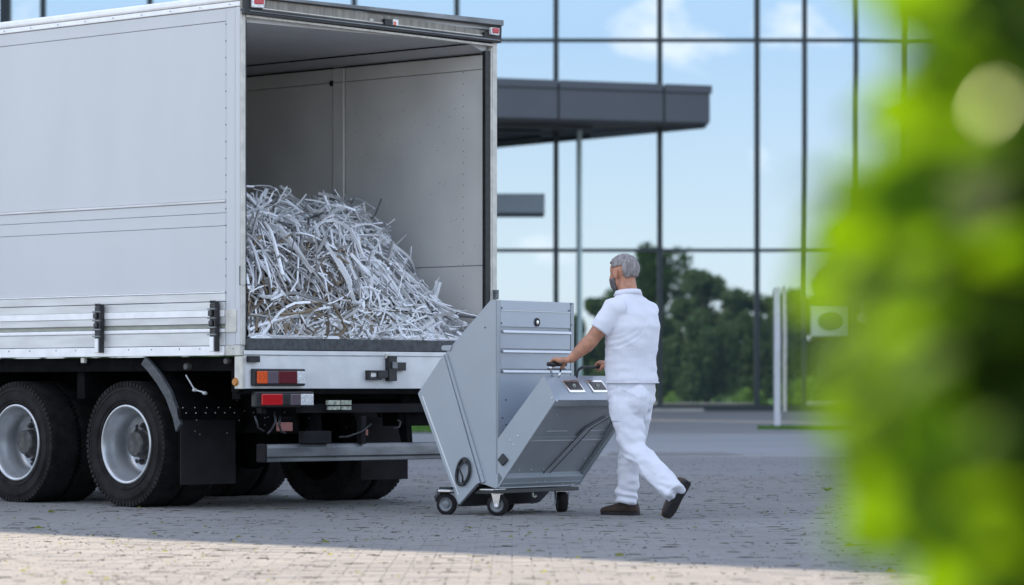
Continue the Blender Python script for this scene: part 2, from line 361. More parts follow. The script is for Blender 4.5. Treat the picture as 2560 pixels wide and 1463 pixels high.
# moss tufts in the joints
rm = random.Random(11); mb = MB()
def inframe(x, y): return abs(x) < .155 * y + .3
n_ = 0
while n_ < 5200:
    y = 15.6 + (rm.random() ** 1.25) * 26; x = rm.uniform(-6.6, 6.6)
    if not inframe(x, y): continue
    if noise.noise(V((x * .9, y * .9, 3))) < rm.uniform(-.5, .25): continue
    n_ += 1
    y = PY0 + round((y - PY0) / .1) * .1
    wdt = rm.uniform(.004, .017) * (1.6 if rm.random() < .10 else 1); hh = rm.uniform(.001, .007)
    z = gz(y); k = 5
    vs = [(x + wdt * rm.uniform(.6, 1.1) * cos(2 * pi * i / k), y + .5 * wdt * sin(2 * pi * i / k), z - .004) for i in range(k)] + [(x + rm.uniform(-.4, .4) * wdt, y, z + hh), (x + rm.uniform(-.8, .8) * wdt, y + .004, z + hh * .8)]
    mb.add(vs, [(i, (i + 1) % k, k) for i in range(k)] + [(0, 2, k + 1), (2, 4, k + 1)])
for i in range(1500):                                    # longer mossy runs
    y = 15.8 + rm.random() * 20; x = rm.uniform(-.15 * y, .15 * y); y = PY0 + round((y - PY0) / .1) * .1
    ln = rm.uniform(.02, .16); z = gz(y); hq = rm.uniform(.0008, .0035)
    mb.add([(x, y - .006, z - .003), (x + ln, y - .005, z - .003), (x + ln, y + .006, z - .003), (x, y + .006, z - .003), (x + .3 * ln, y, z + hq), (x + .8 * ln, y, z + hq * .8)],
           [(0, 1, 5, 4), (1, 2, 5), (2, 3, 4, 5), (3, 0, 4)])
o = bpy.data.meshes.new('moss'); o.from_pydata([tuple(p) for p in mb.v], [], mb.f); o.materials.append(M['moss'])
o = bpy.data.objects.new('moss_tufts', o); col.objects.link(o); tag(o, 'dark green moss and dirt specks in the joints of the grey paving', 'moss', kind='stuff')
mb = MB()
for i in range(230):
    y = 15.9 + rm.random() ** 1.3 * 14; x = rm.uniform(-.15 * y, .15 * y); z = gz(y); s_ = rm.uniform(.008, .022); a = rm.uniform(0, 6.3)
    if i % 9 == 0: s_ *= 1.8
    d = V((cos(a), sin(a), 0)) * s_; e = V((-sin(a), cos(a), 0)) * s_ * .5; c = V((x, y, z + .006))
    mb.add([c - d, c + e + V((0, 0, s_ * .5)), c + d, c - e + V((0, 0, s_ * .35)), c + V((0, 0, .001))], [(0, 3, 4), (3, 2, 4), (2, 1, 4), (1, 0, 4)])
tag(mb.build('leaf_litter', M['litter']), 'small yellow green fallen leaf bits scattered over the paving', 'leaf litter', kind='stuff')
mb = MB(); c0 = V((1.96, 1.0, 0)); wy = 7742 / 262; wx = (2068 - 1280) / FPX * wy
for i in range(26):
    a = rm.uniform(0, 6.3); l_ = rm.uniform(.02, .07); z = gz(wy)
    mb.add([(wx, wy, z), (wx + cos(a) * l_ * .6 - .008, wy + sin(a) * l_ * .5, z + l_ * .4), (wx + cos(a) * l_, wy + sin(a) * l_, z + l_ * .35), (wx + cos(a) * l_ * .6 + .008, wy + sin(a) * l_ * .5, z + l_ * .3)], [(0, 1, 2, 3)])
tag(mb.build('weed', M['foliage2']), 'small green weed growing from the paving to the right of the man', 'weed')

# ------------------------------------------------------------------ glass office building
YF = 85.0; GB = gz(YF)
bld = tag(empty('office_building', (0, YF, 0)), 'large office building with a mirror glass curtain wall and slate grey canopy', 'building')
xs = [-12.04, -11.14, -8.6, -6.2, -3.75, -1.31, 1.045, 3.51, 5.82, 6.95, 8.17, 9.35, 11.7, 14.1, 16.5, 18.9, 21.3, 23.7, 26.1, 28.5, 30.9, 33.3, 35.7, 38.1, 40.5]
zs = [GB + .12, 4.18, 9.17, 14.2, 19.2, 24.2, 29.2]
rg = random.Random(5)
for i in range(len(xs) - 1):
    for j in range(len(zs) - 1):
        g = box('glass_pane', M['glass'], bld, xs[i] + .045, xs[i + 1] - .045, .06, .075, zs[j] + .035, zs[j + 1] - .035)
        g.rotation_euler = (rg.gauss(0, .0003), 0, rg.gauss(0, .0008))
for i, x in enumerate(xs):
    hw = .062 if x < 6 else .055
    if x < -12: hw = .13
    box('mullion', M['mullion'], bld, x - hw, x + hw, -.05, .2, GB, 29.3)
for z in zs[1:]: box('transom', M['mullion'], bld, xs[0], xs[-1], -.03, .19, z - .04, z + .04)
box('plinth', M['mullion'], bld, xs[0], xs[-1], -.25, .3, GB - .05, GB + .14)
box('core_wall', M['wing'], bld, xs[0], xs[-1], .35, 14, GB, 29.1)
box('roof_parapet', M['wing'], bld, xs[0] - .1, xs[-1] + .1, -.1, 14.1, 29.3, 30.2)
box('doorstep', M['concrete'], bld, 3.3, 4.5, -1.0, -.27, GB - .05, GB + .06)
# canopy (built in the building's frame: y = distance in front of the glass)
cp = MB()
YA, YB = 80.0, 84.2
pA, pB = at(1244, 250, YA), at(1775, 250, YB)
zA0, zA1 = at(1244, 294, YA).z, at(1244, 195, YA).z; zB0, zB1 = at(1775, 308, YB).z, at(1775, 214, YB).z
sl0 = (zB0 - zA0) / (pB.x - pA.x); sl1 = (zB1 - zA1) / (pB.x - pA.x); slY = (YB - YA) / (pB.x - pA.x)
def cz(x, top): return (zA1 + sl1 * (x - pA.x)) if top else (zA0 + sl0 * (x - pA.x))
def cy(x): return YA + slY * (x - pA.x) - YF
def cslab(x0, x1, y0, y1, dz0, dz1, name, m, par, top=None):      # y0/y1: None = to the glass, else offset behind the front edge
    vs = []
    for t in (0, 1):
        for (x, yy) in ((x0, y0), (x1, y0), (x1, y1), (x0, y1)):
            y = -.06 if yy is None else min(cy(x) + yy, -.06)
            z = (cz(x, 0) + dz0) if t == 0 else (cz(x, 1) + dz1)
            if top == 0 and t == 1: z = cz(x, 0) + dz1
            if top == 1 and t == 0: z = cz(x, 1) + dz0
            vs.append((x, y, z))
    return MB().add(vs, [(0, 1, 2, 3), (4, 5, 6, 7), (0, 1, 5, 4), (1, 2, 6, 5), (2, 3, 7, 6), (3, 0, 4, 7)]).build(name, m, par, .01)
XA, XB = pA.x - 4.5, pB.x
cano = cslab(XA, XB, .06, None, .03, -.03, 'canopy', M['canopy'], bld)
cslab(XA, XB - .25, .2, None, 0.0, .02, 'soffit', M['soffit'], cano, top=0)
cuts = [XA, at(1396, 0, 81.3).x, at(1660, 0, 83.3).x, XB]
for i in range(3):
    a, b2 = cuts[i] + .02, cuts[i + 1] - .02
    cslab(a, b2, 0, .05, .0, -.20, 'canopy_panel', M['canopy'], cano)
    cslab(a, b2 + .07 * (i == 2), -.05, .05, -.19, 0, 'canopy_cap', M['canopy'], cano, top=1)
cslab(pA.x - 2, pA.x + 2.2, 1.6, 1.9, -.10, -.005, 'soffit_beam', M['mullion'], cano, top=0)
cslab(pA.x - 2, pA.x + 1.0, 3.0, 3.3, -.10, -.005, 'soffit_beam', M['mullion'], cano, top=0)
x = at(1449, 0, 84.5).x
MB().tube([(x, -.5, gz(85)), (x, -.5, zA0 + .2)], .055, 12).build('canopy_column', M['polegreen'], bld)
refl_ob = MB().box(-6, at(1362, 0, 84).x, -1.0, -.1, at(0, 533, 84).z, at(0, 484, 84).z).build('reflection_slab', M['refl_slab'], bld, .02)  # solid slab added in place of a reflection in the glass
# unseen wing added at left so its corner throws the shade across the yard
wing = tag(empty('shade_wing', (0, 0, 0)), 'unseen grey block added outside the picture on the left to shade the yard', 'building')
cor = V((-22.0, 40.62, 0)); fl = V((-12.6, 84.9, 0)); dw = (fl - cor).normalized(); nw = V((-dw.y, dw.x, 0))
MB().prism([cor, fl, V((-26, 92, 0)), V((-32, 54, 0))], (0, 0, 30.2)).build('wall', M['wing'], wing)
for k in range(8):
    z = 1.2 + k * 3.6
    for j in range(9):
        a = cor + dw * (1.5 + j * 4.8) - nw * .03; c = a + dw * 3.6
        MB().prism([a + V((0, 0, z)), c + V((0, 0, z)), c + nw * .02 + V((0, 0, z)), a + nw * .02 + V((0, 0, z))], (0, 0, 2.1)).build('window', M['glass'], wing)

# planter bed with low wall, seen through the gap under the truck
pl = tag(empty('planter_bed', (0, 0, 0)), 'raised grass bed with a dark brown kerb wall beyond the truck', 'planter')
ypl = 56.0; zt = HC + (975 - 1080) / FPX * ypl
xw = -9.0
while xw < -.95:
    box('kerb_stone', M['brownwall'], pl, xw + .01, xw + .78, ypl + rg.uniform(0, .012), ypl + .22, gz(ypl) - .05, zt + rg.uniform(-.006, .006), .01); xw += .8
MB().add([(-9, ypl + .22, zt - .02), (-.95, ypl + .22, zt - .02), (-.95, 66, zt + .15), (-9, 66, zt + .15)], [(0, 1, 2, 3)]).build('turf', M['grass'], pl)
MB().box(-9, -.97, 66, 66.1, gz(60), zt + .14).build('back_kerb', M['brownwall'], pl)
mb = MB()
for i in range(5000):
    x = rm.uniform(-9, -.98); y = rm.uniform(ypl + .2, 66); z = zt - .02 + .17 * (y - ypl - .22) / 9.8; h = rm.uniform(.04, .11); a = rm.uniform(-.02, .02)
    mb.add([(x - .012, y, z), (x + .012, y, z), (x + a, y + rm.uniform(-.02, .02), z + h)], [(0, 1, 2)])
g_ = mb.build('grass_blades', M['grass'], pl); g_['kind'] = 'stuff'

# ------------------------------------------------------------------ trees (behind the camera, mirrored in the glass) and bushes
def crown_mesh(name, seed, rx, rz, n, leaf, m, lobes=9):
    r = random.Random(seed); b = MB(); lb = []
    for i in range(lobes):
        a = r.uniform(0, 6.28); q = r.uniform(.2, .75)
        lb.append((V((cos(a) * rx * q, sin(a) * rx * q, r.uniform(-.7, .85) * rz)), r.uniform(.18, .42) * rx))
    lb.append((V((0, 0, -.1 * rz)), .62 * rx)); lb.append((V((0, 0, -.5 * rz)), .5 * rx))
    for i in range(n):
        c, q = lb[r.randrange(len(lb))]
        d = V((r.gauss(0, 1), r.gauss(0, 1), r.gauss(0, 1))).normalized() * q * (r.random() ** .35)
        p = c + d
        if p.z < -rz: p.z = -rz + r.random() * .3
        u = V((r.gauss(0, 1), r.gauss(0, 1), r.gauss(0, 1))).normalized(); v_ = u.orthogonal().normalized()
        s_ = leaf * r.uniform(.6, 1.3)
        b.add([p - u * s_, p + v_ * s_ * .55, p + u * s_, p - v_ * s_ * .5], [(0, 1, 2, 3)])
    me = bpy.data.meshes.new(name); me.from_pydata([tuple(p) for p in b.v], [], b.f); me.materials.append(m); return me
crowns = [crown_mesh('crown', 20 + i, 2.7, 3.3, 10000, .17, M['foliage'], 20) for i in range(3)]
def trunk_mesh():
    b = MB(); b.tube([(0, 0, 0), (.05, 0, 2), (.0, .08, 4.2), (.1, 0, 6.5)], [.24, .18, .13, .05], 10)
    for k in range(6):
        a = k * 1.1; z = 2.2 + k * .55
        b.tube([(0, 0, z), (cos(a) * .9, sin(a) * .9, z + .8), (cos(a) * 1.7, sin(a) * 1.7, z + 1.9)], [.08, .05, .02], 6)
    return b.mesh('trunk', M['bark'], True)
trk = trunk_mesh()
tspots = [(6.2, -50, .84, 'slimmest'), (9.3, -55, 1.16, 'tallest'), (12.2, -52, .98, 'broad'), (14.9, -50, .83, 'dark'), (17.4, -56, .86, 'low'), (20.6, -52, .95, 'wide'), (24.5, -55, 1.0, 'far right'), (3.6, -58, .40, 'short'), (29, -52, .95, 'outer'), (1.0, -60, .35, 'stunted')]
tl = ['broadleaf tree with a slim crown, left of the tallest mirrored in the glass', 'tallest dark broadleaf tree mirrored in the glass behind the man', 'broad dense broadleaf tree right of the tallest in the glass',
      'dark round broadleaf tree ending the left clump in the glass', 'low broadleaf tree mirrored beside the pale posts', 'wide broadleaf tree mirrored behind the white roundel sign', 'broadleaf tree mirrored behind the blurred hedge at the right',
      'short young tree mirrored just right of the cart', 'outermost broadleaf tree behind the photographer at the right', 'small stunted tree mirrored behind the cart']
for i, (x, y, s_, kd) in enumerate(tspots):
    t = tag(empty('broadleaf_tree', (x, y, 0), i * 1.3), tl[i], 'tree', 'trees across the yard mirrored in the glass'); t.scale = (s_, s_, s_)
    share('trunk', trk, t); share('crown', crowns[i % 3], t, (0, 0, 5.0))
bush = crown_mesh('bush', 77, .8, .8, 1500, .07, M['foliage2'], 6)
us = crown_mesh('understory', 91, 1.7, 1.5, 4200, .13, M['foliage'], 9)
for i, (x, lab) in enumerate(((3.6, 'dark hedge bush mirrored right behind the cart'), (6.2, 'dark hedge bush mirrored at the left of the man'), (8.8, 'dark hedge bush mirrored behind the man'), (11.4, 'dark hedge bush mirrored right of the man'), (14.0, 'dark hedge bush mirrored near the dark mullion'), (17.0, 'dark hedge bush mirrored behind the pale posts'), (20.0, 'dark hedge bush mirrored behind the roundel sign'), (23.0, 'dark hedge bush mirrored behind the blurred hedge'))):
    o = share('hedge_bush', us, None, (x, -47, 2.2), (0, 0, i * 1.7), (1.25, 1, 1.75 + .2 * (i % 3))); tag(o, lab, 'bush', 'dark bushes under the mirrored trees')
for i, (x, y, s_) in enumerate([(13.5, -38, .9), (15.2, -39, 1.3), (16.7, -38, 1.6), (18.2, -40, 1.5), (9.5, -41, .7), (20.5, -39, 1.2)]):
    o = share('bush', bush, None, (x, y, .6 * s_), (0, 0, i), (s_, s_, s_))
    tag(o, ['small bright bush mirrored at the foot of the dark trees', 'rounded light green bush mirrored left of the dark mullion', 'large light green bush mirrored beside the pale posts', 'light green bush mirrored right of the pale posts', 'lowest bush mirrored near the man\'s elbow', 'light green bush mirrored behind the hedge'][i], 'bush', 'bushes mirrored in the glass')
fl_ = crown_mesh('blossom', 5, .5, .35, 500, .05, M['flower'], 5); fg = crown_mesh('shrub', 6, .5, .35, 600, .05, M['foliage2'], 5)
for i, (xx, lab, pk) in enumerate(((-1.45, 'pink flowering shrub nearest the cart on the grass bed', 1), (-1.95, 'low green shrub between the two pink shrubs on the grass bed', 0), (-2.55, 'pale pink flowering shrub beside the truck tyre on the grass bed', 1), (-3.4, 'green shrub hidden behind the truck tyre on the grass bed', 0))):
    o = share('flowering_shrub' if pk else 'low_shrub', fl_ if pk else fg, None, (xx, 62 + (i % 2), zt + .28), (0, 0, i), (.9, .9, .9))
    tag(o, lab, 'shrub', 'shrubs on the grass bed')
mb = MB(); rr_ = random.Random(9)
for i in range(9000):
    x = rr_.uniform(-220, 220); h = 5 + 3 * noise.noise(V((x * .05, 0, 0))) + 2 * noise.noise(V((x * .2, 5, 0)))
    p = V((x, -230 + rr_.uniform(-6, 6), rr_.uniform(0, 1) * h)); u = V((rr_.gauss(0, 1), rr_.gauss(0, 1), rr_.gauss(0, 1))).normalized(); v_ = u.orthogonal(); s_ = 1.1
    mb.add([p - u * s_, p + v_ * s_ * .6, p + u * s_, p - v_ * s_ * .6], [(0, 1, 2, 3)])
tag(mb.build('far_woods', M['foliage']), 'distant line of woods far behind the photographer', 'woods', kind='stuff')

# posts, sign and grass edge in front of the building
for (px, yb, yt, wd, lab) in ((1943, 1070, 722, .105, 'nearer and taller white sign post in front of the glass wall'), (1962, 1042, 718, .085, 'farther cream post standing just right of the white post')):
    Y = 1.009 / ((yb - 975) / FPX + .006) if yb > 1050 else 83.4; x = (px - 1280) / FPX * Y
    p = tag(empty('sign_post', (x, Y, gz(Y))), lab, 'post')
    h = HC + (975 - yt) / FPX * Y - gz(Y)
    box('post_shaft', M['polewhite'] if wd > .1 else M['cream'], p, -wd / 2, wd / 2, -.03, .03, 0, h, .008)
    box('foot_plate', M['greymetal'], p, -wd / 2 - .03, wd / 2 + .03, -.06, .06, 0, .015)
    box('post_cap', M['polewhite'], p, -wd / 2 - .004, wd / 2 + .004, -.034, .034, h, h + .02)
s = tag(empty('round_logo_sign', (at(2068, 0, 84.9).x, 84.9, 0)), 'white square sign with a dark oval, half hidden by the blurred hedge', 'sign')
z0, z1 = at(0, 842, 84.9).z, at(0, 762, 84.9).z
box('board', M['sign'], s, -.38, .53, 0, .03, z0, z1, .01)
MB().lathe([(0, .001), (0, .27), (.012, .27), (.012, .001)], Matrix.Translation((.10, -.014, (z0 + z1) / 2)) @ Matrix.Rotation(R(90), 4, 'Z') @ Matrix.Diagonal((1, 1.15, .85, 1)), 32).build('roundel', M['signdark'], s)
gs = MB(); yg = 1.009 / ((1073 - 975) / FPX + .006)
for i in range(5000):
    x = rm.uniform(4.1, 13); y = yg + rm.uniform(-.35, .35) - .22 * (x - 4.1) * .3; h = rm.uniform(.02, .08)
    gs.add([(x - .02, y, gz(y)), (x + .02, y, gz(y)), (x, y, gz(y) + h)], [(0, 1, 2)])
tag(gs.build('grass_edge', M['grass']), 'thin strip of grass in the yard at the foot of the white post', 'grass', kind='stuff')

# ------------------------------------------------------------------ truck
TX, TY, TA = -1.902, 25.07, math.atan2(.701, .713)
ux, uy = cos(TA), sin(TA)
TZ = gz(25.5)
trk_ = tag(empty('box_truck', (TX, TY, 0), TA), 'silver box truck with its rear open and two rear axles, standing on the paving', 'truck')
def rear(px, py, Lo=0.0):                    # photo point on the rear plane (local y = Lo) -> local (x, z)
    t = (px - 1280) / FPX; X0 = TX - uy * Lo; Y0 = TY + ux * Lo
    w_ = (t * Y0 - X0) / (ux - t * uy); Y = Y0 + uy * w_
    return w_, HC + (HOR - py) / FPX * Y
def side(px, py, W=0.0):                     # photo point on a side plane (local x = W) -> local (y, z)
    t = (px - 1280) / FPX; X0 = TX + ux * W; Y0 = TY + uy * W
    l_ = (X0 - t * Y0) / (uy + t * ux); Y = Y0 + ux * l_
    return l_, HC + (HOR - py) / FPX * Y
T = trk_; LEN = 7.6
ZR = 3.637
# left side skin, in separate profile bands
def band(name, m, z0, z1, x0=0.0, x1=.04, l0=.16, l1=LEN, bv=.0015): return box(name, m, T, x0, x1, l0, l1, z0, z1, bv)
band('side_panel', M['side'], 3.461, 3.550, .003)
band('side_panel', M['side'], 2.205, 3.457, .003)
band('side_bead', M['alu'], 2.186, 2.203, -.006, bv=.004)
band('side_panel', M['side'], 2.113, 2.184, .002)
band('side_panel', M['side'], 2.022, 2.110, .002)
band('side_panel', M['side'], 1.560, 2.019, .002)
band('side_bead', M['alu_bright'], 1.548, 1.558, -.008, bv=.003)
band('side_panel', M['alu'], 1.490, 1.546, -.002)
band('dropside_board', M['alu'], 1.430, 1.484, -.010)
band('dropside_board', M['alu_bright'], 1.381, 1.428, -.016)
band('dropside_board', M['alu'], 1.330, 1.379, -.010)
band('dropside_groove', M['olive'], 1.299, 1.328, .004)
band('dropside_rib', M['alu_bright'], 1.270, 1.297, -.016, bv=.006)
band('dropside_board', M['alu'], 1.178, 1.268, -.008)
band('bottom_rail', M['alu_bright'], 1.107, 1.173, -.020, .05, bv=.004)
box('side_core', M['black'], T, .012, .038, .1, LEN, 1.12, 3.55)
band('roof_rail', M['alu_bright'], 3.554, 3.590, -.006, .06, l0=.0, bv=.006)
band('roof_rail', M['alu_bright'], 3.594, 3.645, -.012, .06, l0=.0, bv=.014)
box('roof', M['side'], T, .05, 2.46, .01, LEN, 3.56, 3.60)
box('corner_post', M['side'], T, .0, .04, .058, .155, 1.18, 3.55, .002)
box('corner_post', M['side'], T, -.003, .036, .0, .055, 1.18, 3.55, .006)
box('post_foot', M['cream'], T, -.008, .04, -.002, .155, 1.107, 1.178, .003)
box('post_foot_plate', M['cream'], T, -.011, -.001, .035, .15, 1.27, 1.43, .002)
mb = MB()
for k in range(17):
    z = 1.55 + k * .118; mb.ell((-.001, .157, z), ((.004, 0, 0), (0, .005, 0), (0, 0, .006)), 6, 4)
for k in range(26):
    mb.ell((-.021, .1 + k * .29 + rm.uniform(-.05, .05), 1.155), ((.003, 0, 0), (0, .004, 0), (0, 0, .006)), 6, 4)
    mb.ell((-.013, .1 + k * .33, 3.572), ((.003, 0, 0), (0, .005, 0), (0, 0, .004)), 6, 4)
mb.build('rivets', M['black'], T)
# right side, front and floor
box('right_wall', M['side'], T, 2.455, 2.50, .0, LEN, 1.15, 3.60)
IW = 2.42
zs1 = 1.797
# interior lining: panels with open joints
for (l0, l1) in ((.03, 1.60), (1.615, 1.735), (1.75, 4.4), (4.41, 7.5)):
    wx = IW if (l1 - l0) > .3 else IW - .012
    for (z0, z1) in ((1.22, zs1 - .003), (zs1 + .003, 3.264), (3.269, 3.40)):
        box('lining_panel', M['inwall'], T, wx, IW + .034, l0, l1 - .004, z0, z1)
MB().prism([(2.25, .03, 3.445), (2.25, .03, 3.50), (2.43, .03, 3.50), (2.43, .03, 3.387), (2.415, .03, 3.387)], (0, 7.5, 0)).build('ceiling_cove', M['ceil'], T)  # takes the darker ceiling colour to stand for shade on its down-facing side
MB().box(2.404, 2.417, .03, 7.5, 3.374, 3.384).build('cove_edge_strip', M['black'], T)  # black strips added to set off the shaded cove band
MB().box(2.243, 2.252, .03, 7.5, 3.437, 3.447).build('cove_edge_strip', M['black'], T)
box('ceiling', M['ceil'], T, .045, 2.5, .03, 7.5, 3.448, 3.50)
box('left_lining', M['inwall'], T, .04, .055, .03, 7.5, 1.2, 3.45)
box('front_bulkhead', M['inwall'], T, .04, 2.46, 7.5, 7.58, 1.1, 3.6)
l_, z_ = side(831, 209, IW)
MB().lathe([(0, .001), (0, .024), (-.012, .022), (-.012, .001)], Matrix.Translation((IW - .003, l_, z_)), 16).build('lashing_button', M['black'], T)
mb = MB()
for k in range(24): mb.ell((IW, .272 + rm.uniform(-.003, .003), 1.3 + k * .085), ((.002, 0, 0), (0, .004, 0), (0, 0, .005)), 6, 4)
for k in range(40): mb.ell((IW, rm.uniform(.1, 1.5), rm.uniform(1.9, 3.2)), ((.002, 0, 0), (0, .003, 0), (0, 0, .004)), 5, 3)
mb.build('lining_rivets', M['black'], T)
box('floor', M['darkedge'], T, .04, 2.46, -.01, 7.5, 1.145, 1.222, .004)
# rear frame
box('left_post_face', M['cream'], T, .0, .037, -.012, -.001, 1.18, 3.52, .002)
box('door_seal', M['black'], T, .038, .05, -.008, .03, 1.22, 3.46)
box('right_post', M['cream'], T, 2.452, 2.50, -.012, .03, 1.10, 3.50, .004)
box('right_post_channel', M['cream'], T, 2.436, 2.450, -.010, .03, 1.10, 3.42, .002)
box('door_seal', M['black'], T, 2.385, 2.434, -.004, .03, 1.22, 3.40, .003)
mb = MB().tube([(-.016, -.018, 1.60), (-.03, -.03, 1.60), (-.03, -.03, 1.73), (-.016, -.018, 1.73)], .004, 6)
MB().box(-.010, .030, -.020, -.012, 1.60, 1.73).build('lock_plate', M['cream'], T)
mb.tube([(.03, -.02, 1.605), (.06, -.03, 1.60)], .005, 6).build('lock_handle', M['black'], T)
mb = MB(); z_ = rear(1232, 735)[1]
mb.lathe([(-.02, .001), (-.02, .018), (.03, .018), (.03, .001)], Matrix.Translation((2.475, -.03, z_)) @ Matrix.Rotation(R(90), 4, 'Y'), 12); mb.box(2.455, 2.50, -.03, -.012, z_ - .04, z_ + .03).build('hinge', M['greymetal'], T)
# header, traced on the rear plane and given its depth
def quad_rear(name, m, p, y0, depth, bevel=0):
    pts = [rear(*q) for q in p]
    return MB().prism([(a, y0, z) for a, z in pts], (0, depth, 0)).build(name, m, T, bevel)
quad_rear('header', M['header'], [(601, -14), (1240, 82), (1240, 102), (601, 22)], -.02, .06)
quad_rear('roof_lip', M['greymetal'], [(598, -14), (1247, 52), (1247, 66), (598, -8)], -.055, .10, .004)
quad_rear('roof_lip_seal', M['black'], [(601, -9), (1243, 64), (1243, 69), (601, -6)], -.035, .02)
quad_rear('header_seal', M['black'], [(601, 21), (1242, 98), (1242, 109), (601, 36)], -.045, .07, .003)
quad_rear('header_rib', M['cream'], [(603, 15), (1240, 93), (1240, 96), (603, 18)], -.030, .02)
quad_rear('header_rib', M['greymetal'], [(612, 27), (1238, 101), (1238, 104), (612, 29)], -.055, .015)
quad_rear('header_rail', M['cream'], [(612, 37), (1230, 111), (1228, 116), (612, 43)], -.02, .05, .002)
quad_rear('corner_bracket', M['black'], [(602, -12), (652, -6), (648, 26), (602, 22)], -.040, .02, .003)
quad_rear('corner_bracket', M['black'], [(1200, 82), (1244, 66), (1243, 108), (1200, 100)], -.046, .026, .003)
ml = quad_rear('marker_lamp', M['clear'], [(617, -9), (649, -9), (646, 22), (617, 20)], -.065, .025, .006)
o = quad_rear('lens', M['red'], [(621, -8), (645, -8), (643, 13), (621, 12)], -.075, .012, .004); o.parent = ml
ml = quad_rear('marker_lamp', M['clear'], [(1211, 70), (1233, 72), (1232, 91), (1212, 88)], -.072, .028, .006)
o = quad_rear('lens', M['red'], [(1214, 72), (1230, 73), (1229, 86), (1214, 84)], -.082, .012, .004); o.parent = ml
quad_rear('camera_housing', M['black'], [(951, 48), (969, 50), (969, 66), (951, 64)], -.05, .03, .003)
ml = quad_rear('clearance_lamp', M['clear'], [(972, 49), (985, 51), (985, 66), (972, 64)], -.05, .03, .003)
o = quad_rear('lens', M['orange'], [(973, 55), (978, 56), (978, 65), (973, 64)], -.054, .006); o.parent = ml
quad_rear('header_button', M['cream'], [(918, 47), (927, 48), (927, 57), (918, 56)], -.03, .012, .003)
mb = MB()
for k in range(17):
    px = 640 + k * 36; w_, z_ = rear(px, 33 + (px - 612) * .119, -.02); mb.ell((w_, -.022, z_ - .02), ((.005, 0, 0), (0, .006, 0), (0, 0, .005)), 6, 4)
mb.build('header_rivets', M['alu_bright'], T)
# sill and rear panel
box('sill_trim', M['panel'], T, .02, 2.46, -.025, -.012, 1.112, 1.142, .003)
box('sill_edge', M['darkedge'], T, .04, 2.44, -.022, -.011, 1.146, 1.229, .004)
box('rear_panel', M['panel'], T, .03, 2.48, -.015, .02, .874, 1.108, .004)
box('rear_panel_edge', M['cream'], T, -.004, .027, -.024, .06, .872, 1.10, .004)
box('panel_lip', M['chassis'], T, .03, 2.47, -.01, .10, .835, .871)
def rb(name, m, x0, y0, x1, y1, d0, d1, par=None, bv=.003):
    a, z1_ = rear(x0, y0, -.03); b_, z0_ = rear(x1, y1, -.03)
    return box(name, m, par or T, a, b_, d0, d1, z0_, z1_, bv)
rb('bump_stop', M['black'], 619, 890, 646, 906, -.05, -.016)
tl_ = rb('tail_lamp', M['black'], 629, 922, 758, 965, -.055, -.016, bv=.008)
for (a, b_, mm_) in ((636, 661, 'orange'), (662, 688, 'smoke'), (689, 735, 'darkred'), (736, 755, 'clear')): rb('lens', M[mm_], a, 928, b_, 959, -.066, -.054, tl_)
tl_ = rb('tail_lamp', M['black'], 634, 979, 781, 1018, -.050, -.0, bv=.010)
for (a, b_, mm_) in ((648, 700, 'red'), (701, 719, 'black'), (720, 744, 'smoke'), (746, 777, 'clear')): rb('lens', M[mm_], a, 985, b_, 1013, -.062, -.049, tl_, .005)
lk = rb('door_lock', M['black'], 966, 890, 986, 953, -.06, -.016)
rb('lock_bracket', M['black'], 986, 906, 1011, 927, -.05, -.016, lk)
rb('lock_bracket', M['greymetal'], 972, 905, 984, 922, -.075, -.061, lk)
rb('lock_handle', M['black'], 940, 926, 965, 945, -.055, -.03, lk)
rb('lock_handle', M['black'], 916, 926, 922, 950, -.055, -.016, lk); rb('lock_handle', M['black'], 916, 926, 948, 931, -.055, -.03, lk); rb('lock_handle', M['black'], 916, 945, 950, 950, -.05, -.03, lk)
rb('lock_plate', M['clear'], 924, 932, 939, 943, -.04, -.03, lk)
rb('lock_hinge', M['cream'], 964, 884, 972, 896, -.04, -.013, lk)
for (x0, x1) in ((828, 858), (860, 886)):
    rb('plate_lamp', M['plate'], x0, 1001, x1, 1013, .0, .03); rb('plate_holder', M['plate'], x0, 1016, x1, 1025, .0, .02)
# side latches
for px in (257, 545):
    l_, _ = side(px, 820)
    q = box('dropside_latch', M['black'], T, -.05, -.021, l_ - .03, l_ + .035, 1.23, 1.475, .006)
    box('latch_spine', M['black'], q, -.062, -.02, l_ - .042, l_ - .031, 1.135, 1.49, .002)
    for z in (1.43, 1.365, 1.30, 1.25): box('latch_rib', M['greymetal'], q, -.068, -.05, l_ - .045, l_ + .04, z, z + .010, .002)
    box('latch_block', M['ring'], q, -.075, -.051, l_ - .015, l_ + .025, 1.385, 1.425, .005)
    box('latch_block', M['ring'], q, -.072, -.051, l_ - .015, l_ + .025, 1.315, 1.355, .008)
    box('latch_lever', M['alu_bright'], q, -.062, -.045, l_ - .022, l_ + .022, 1.135, 1.24, .005)
    box('latch_claw', M['black'], q, -.056, -.03, l_ - .015, l_ + .0, 1.476, 1.495, .002); box('latch_claw', M['black'], q, -.056, -.03, l_ + .01, l_ + .025, 1.476, 1.495, .002)
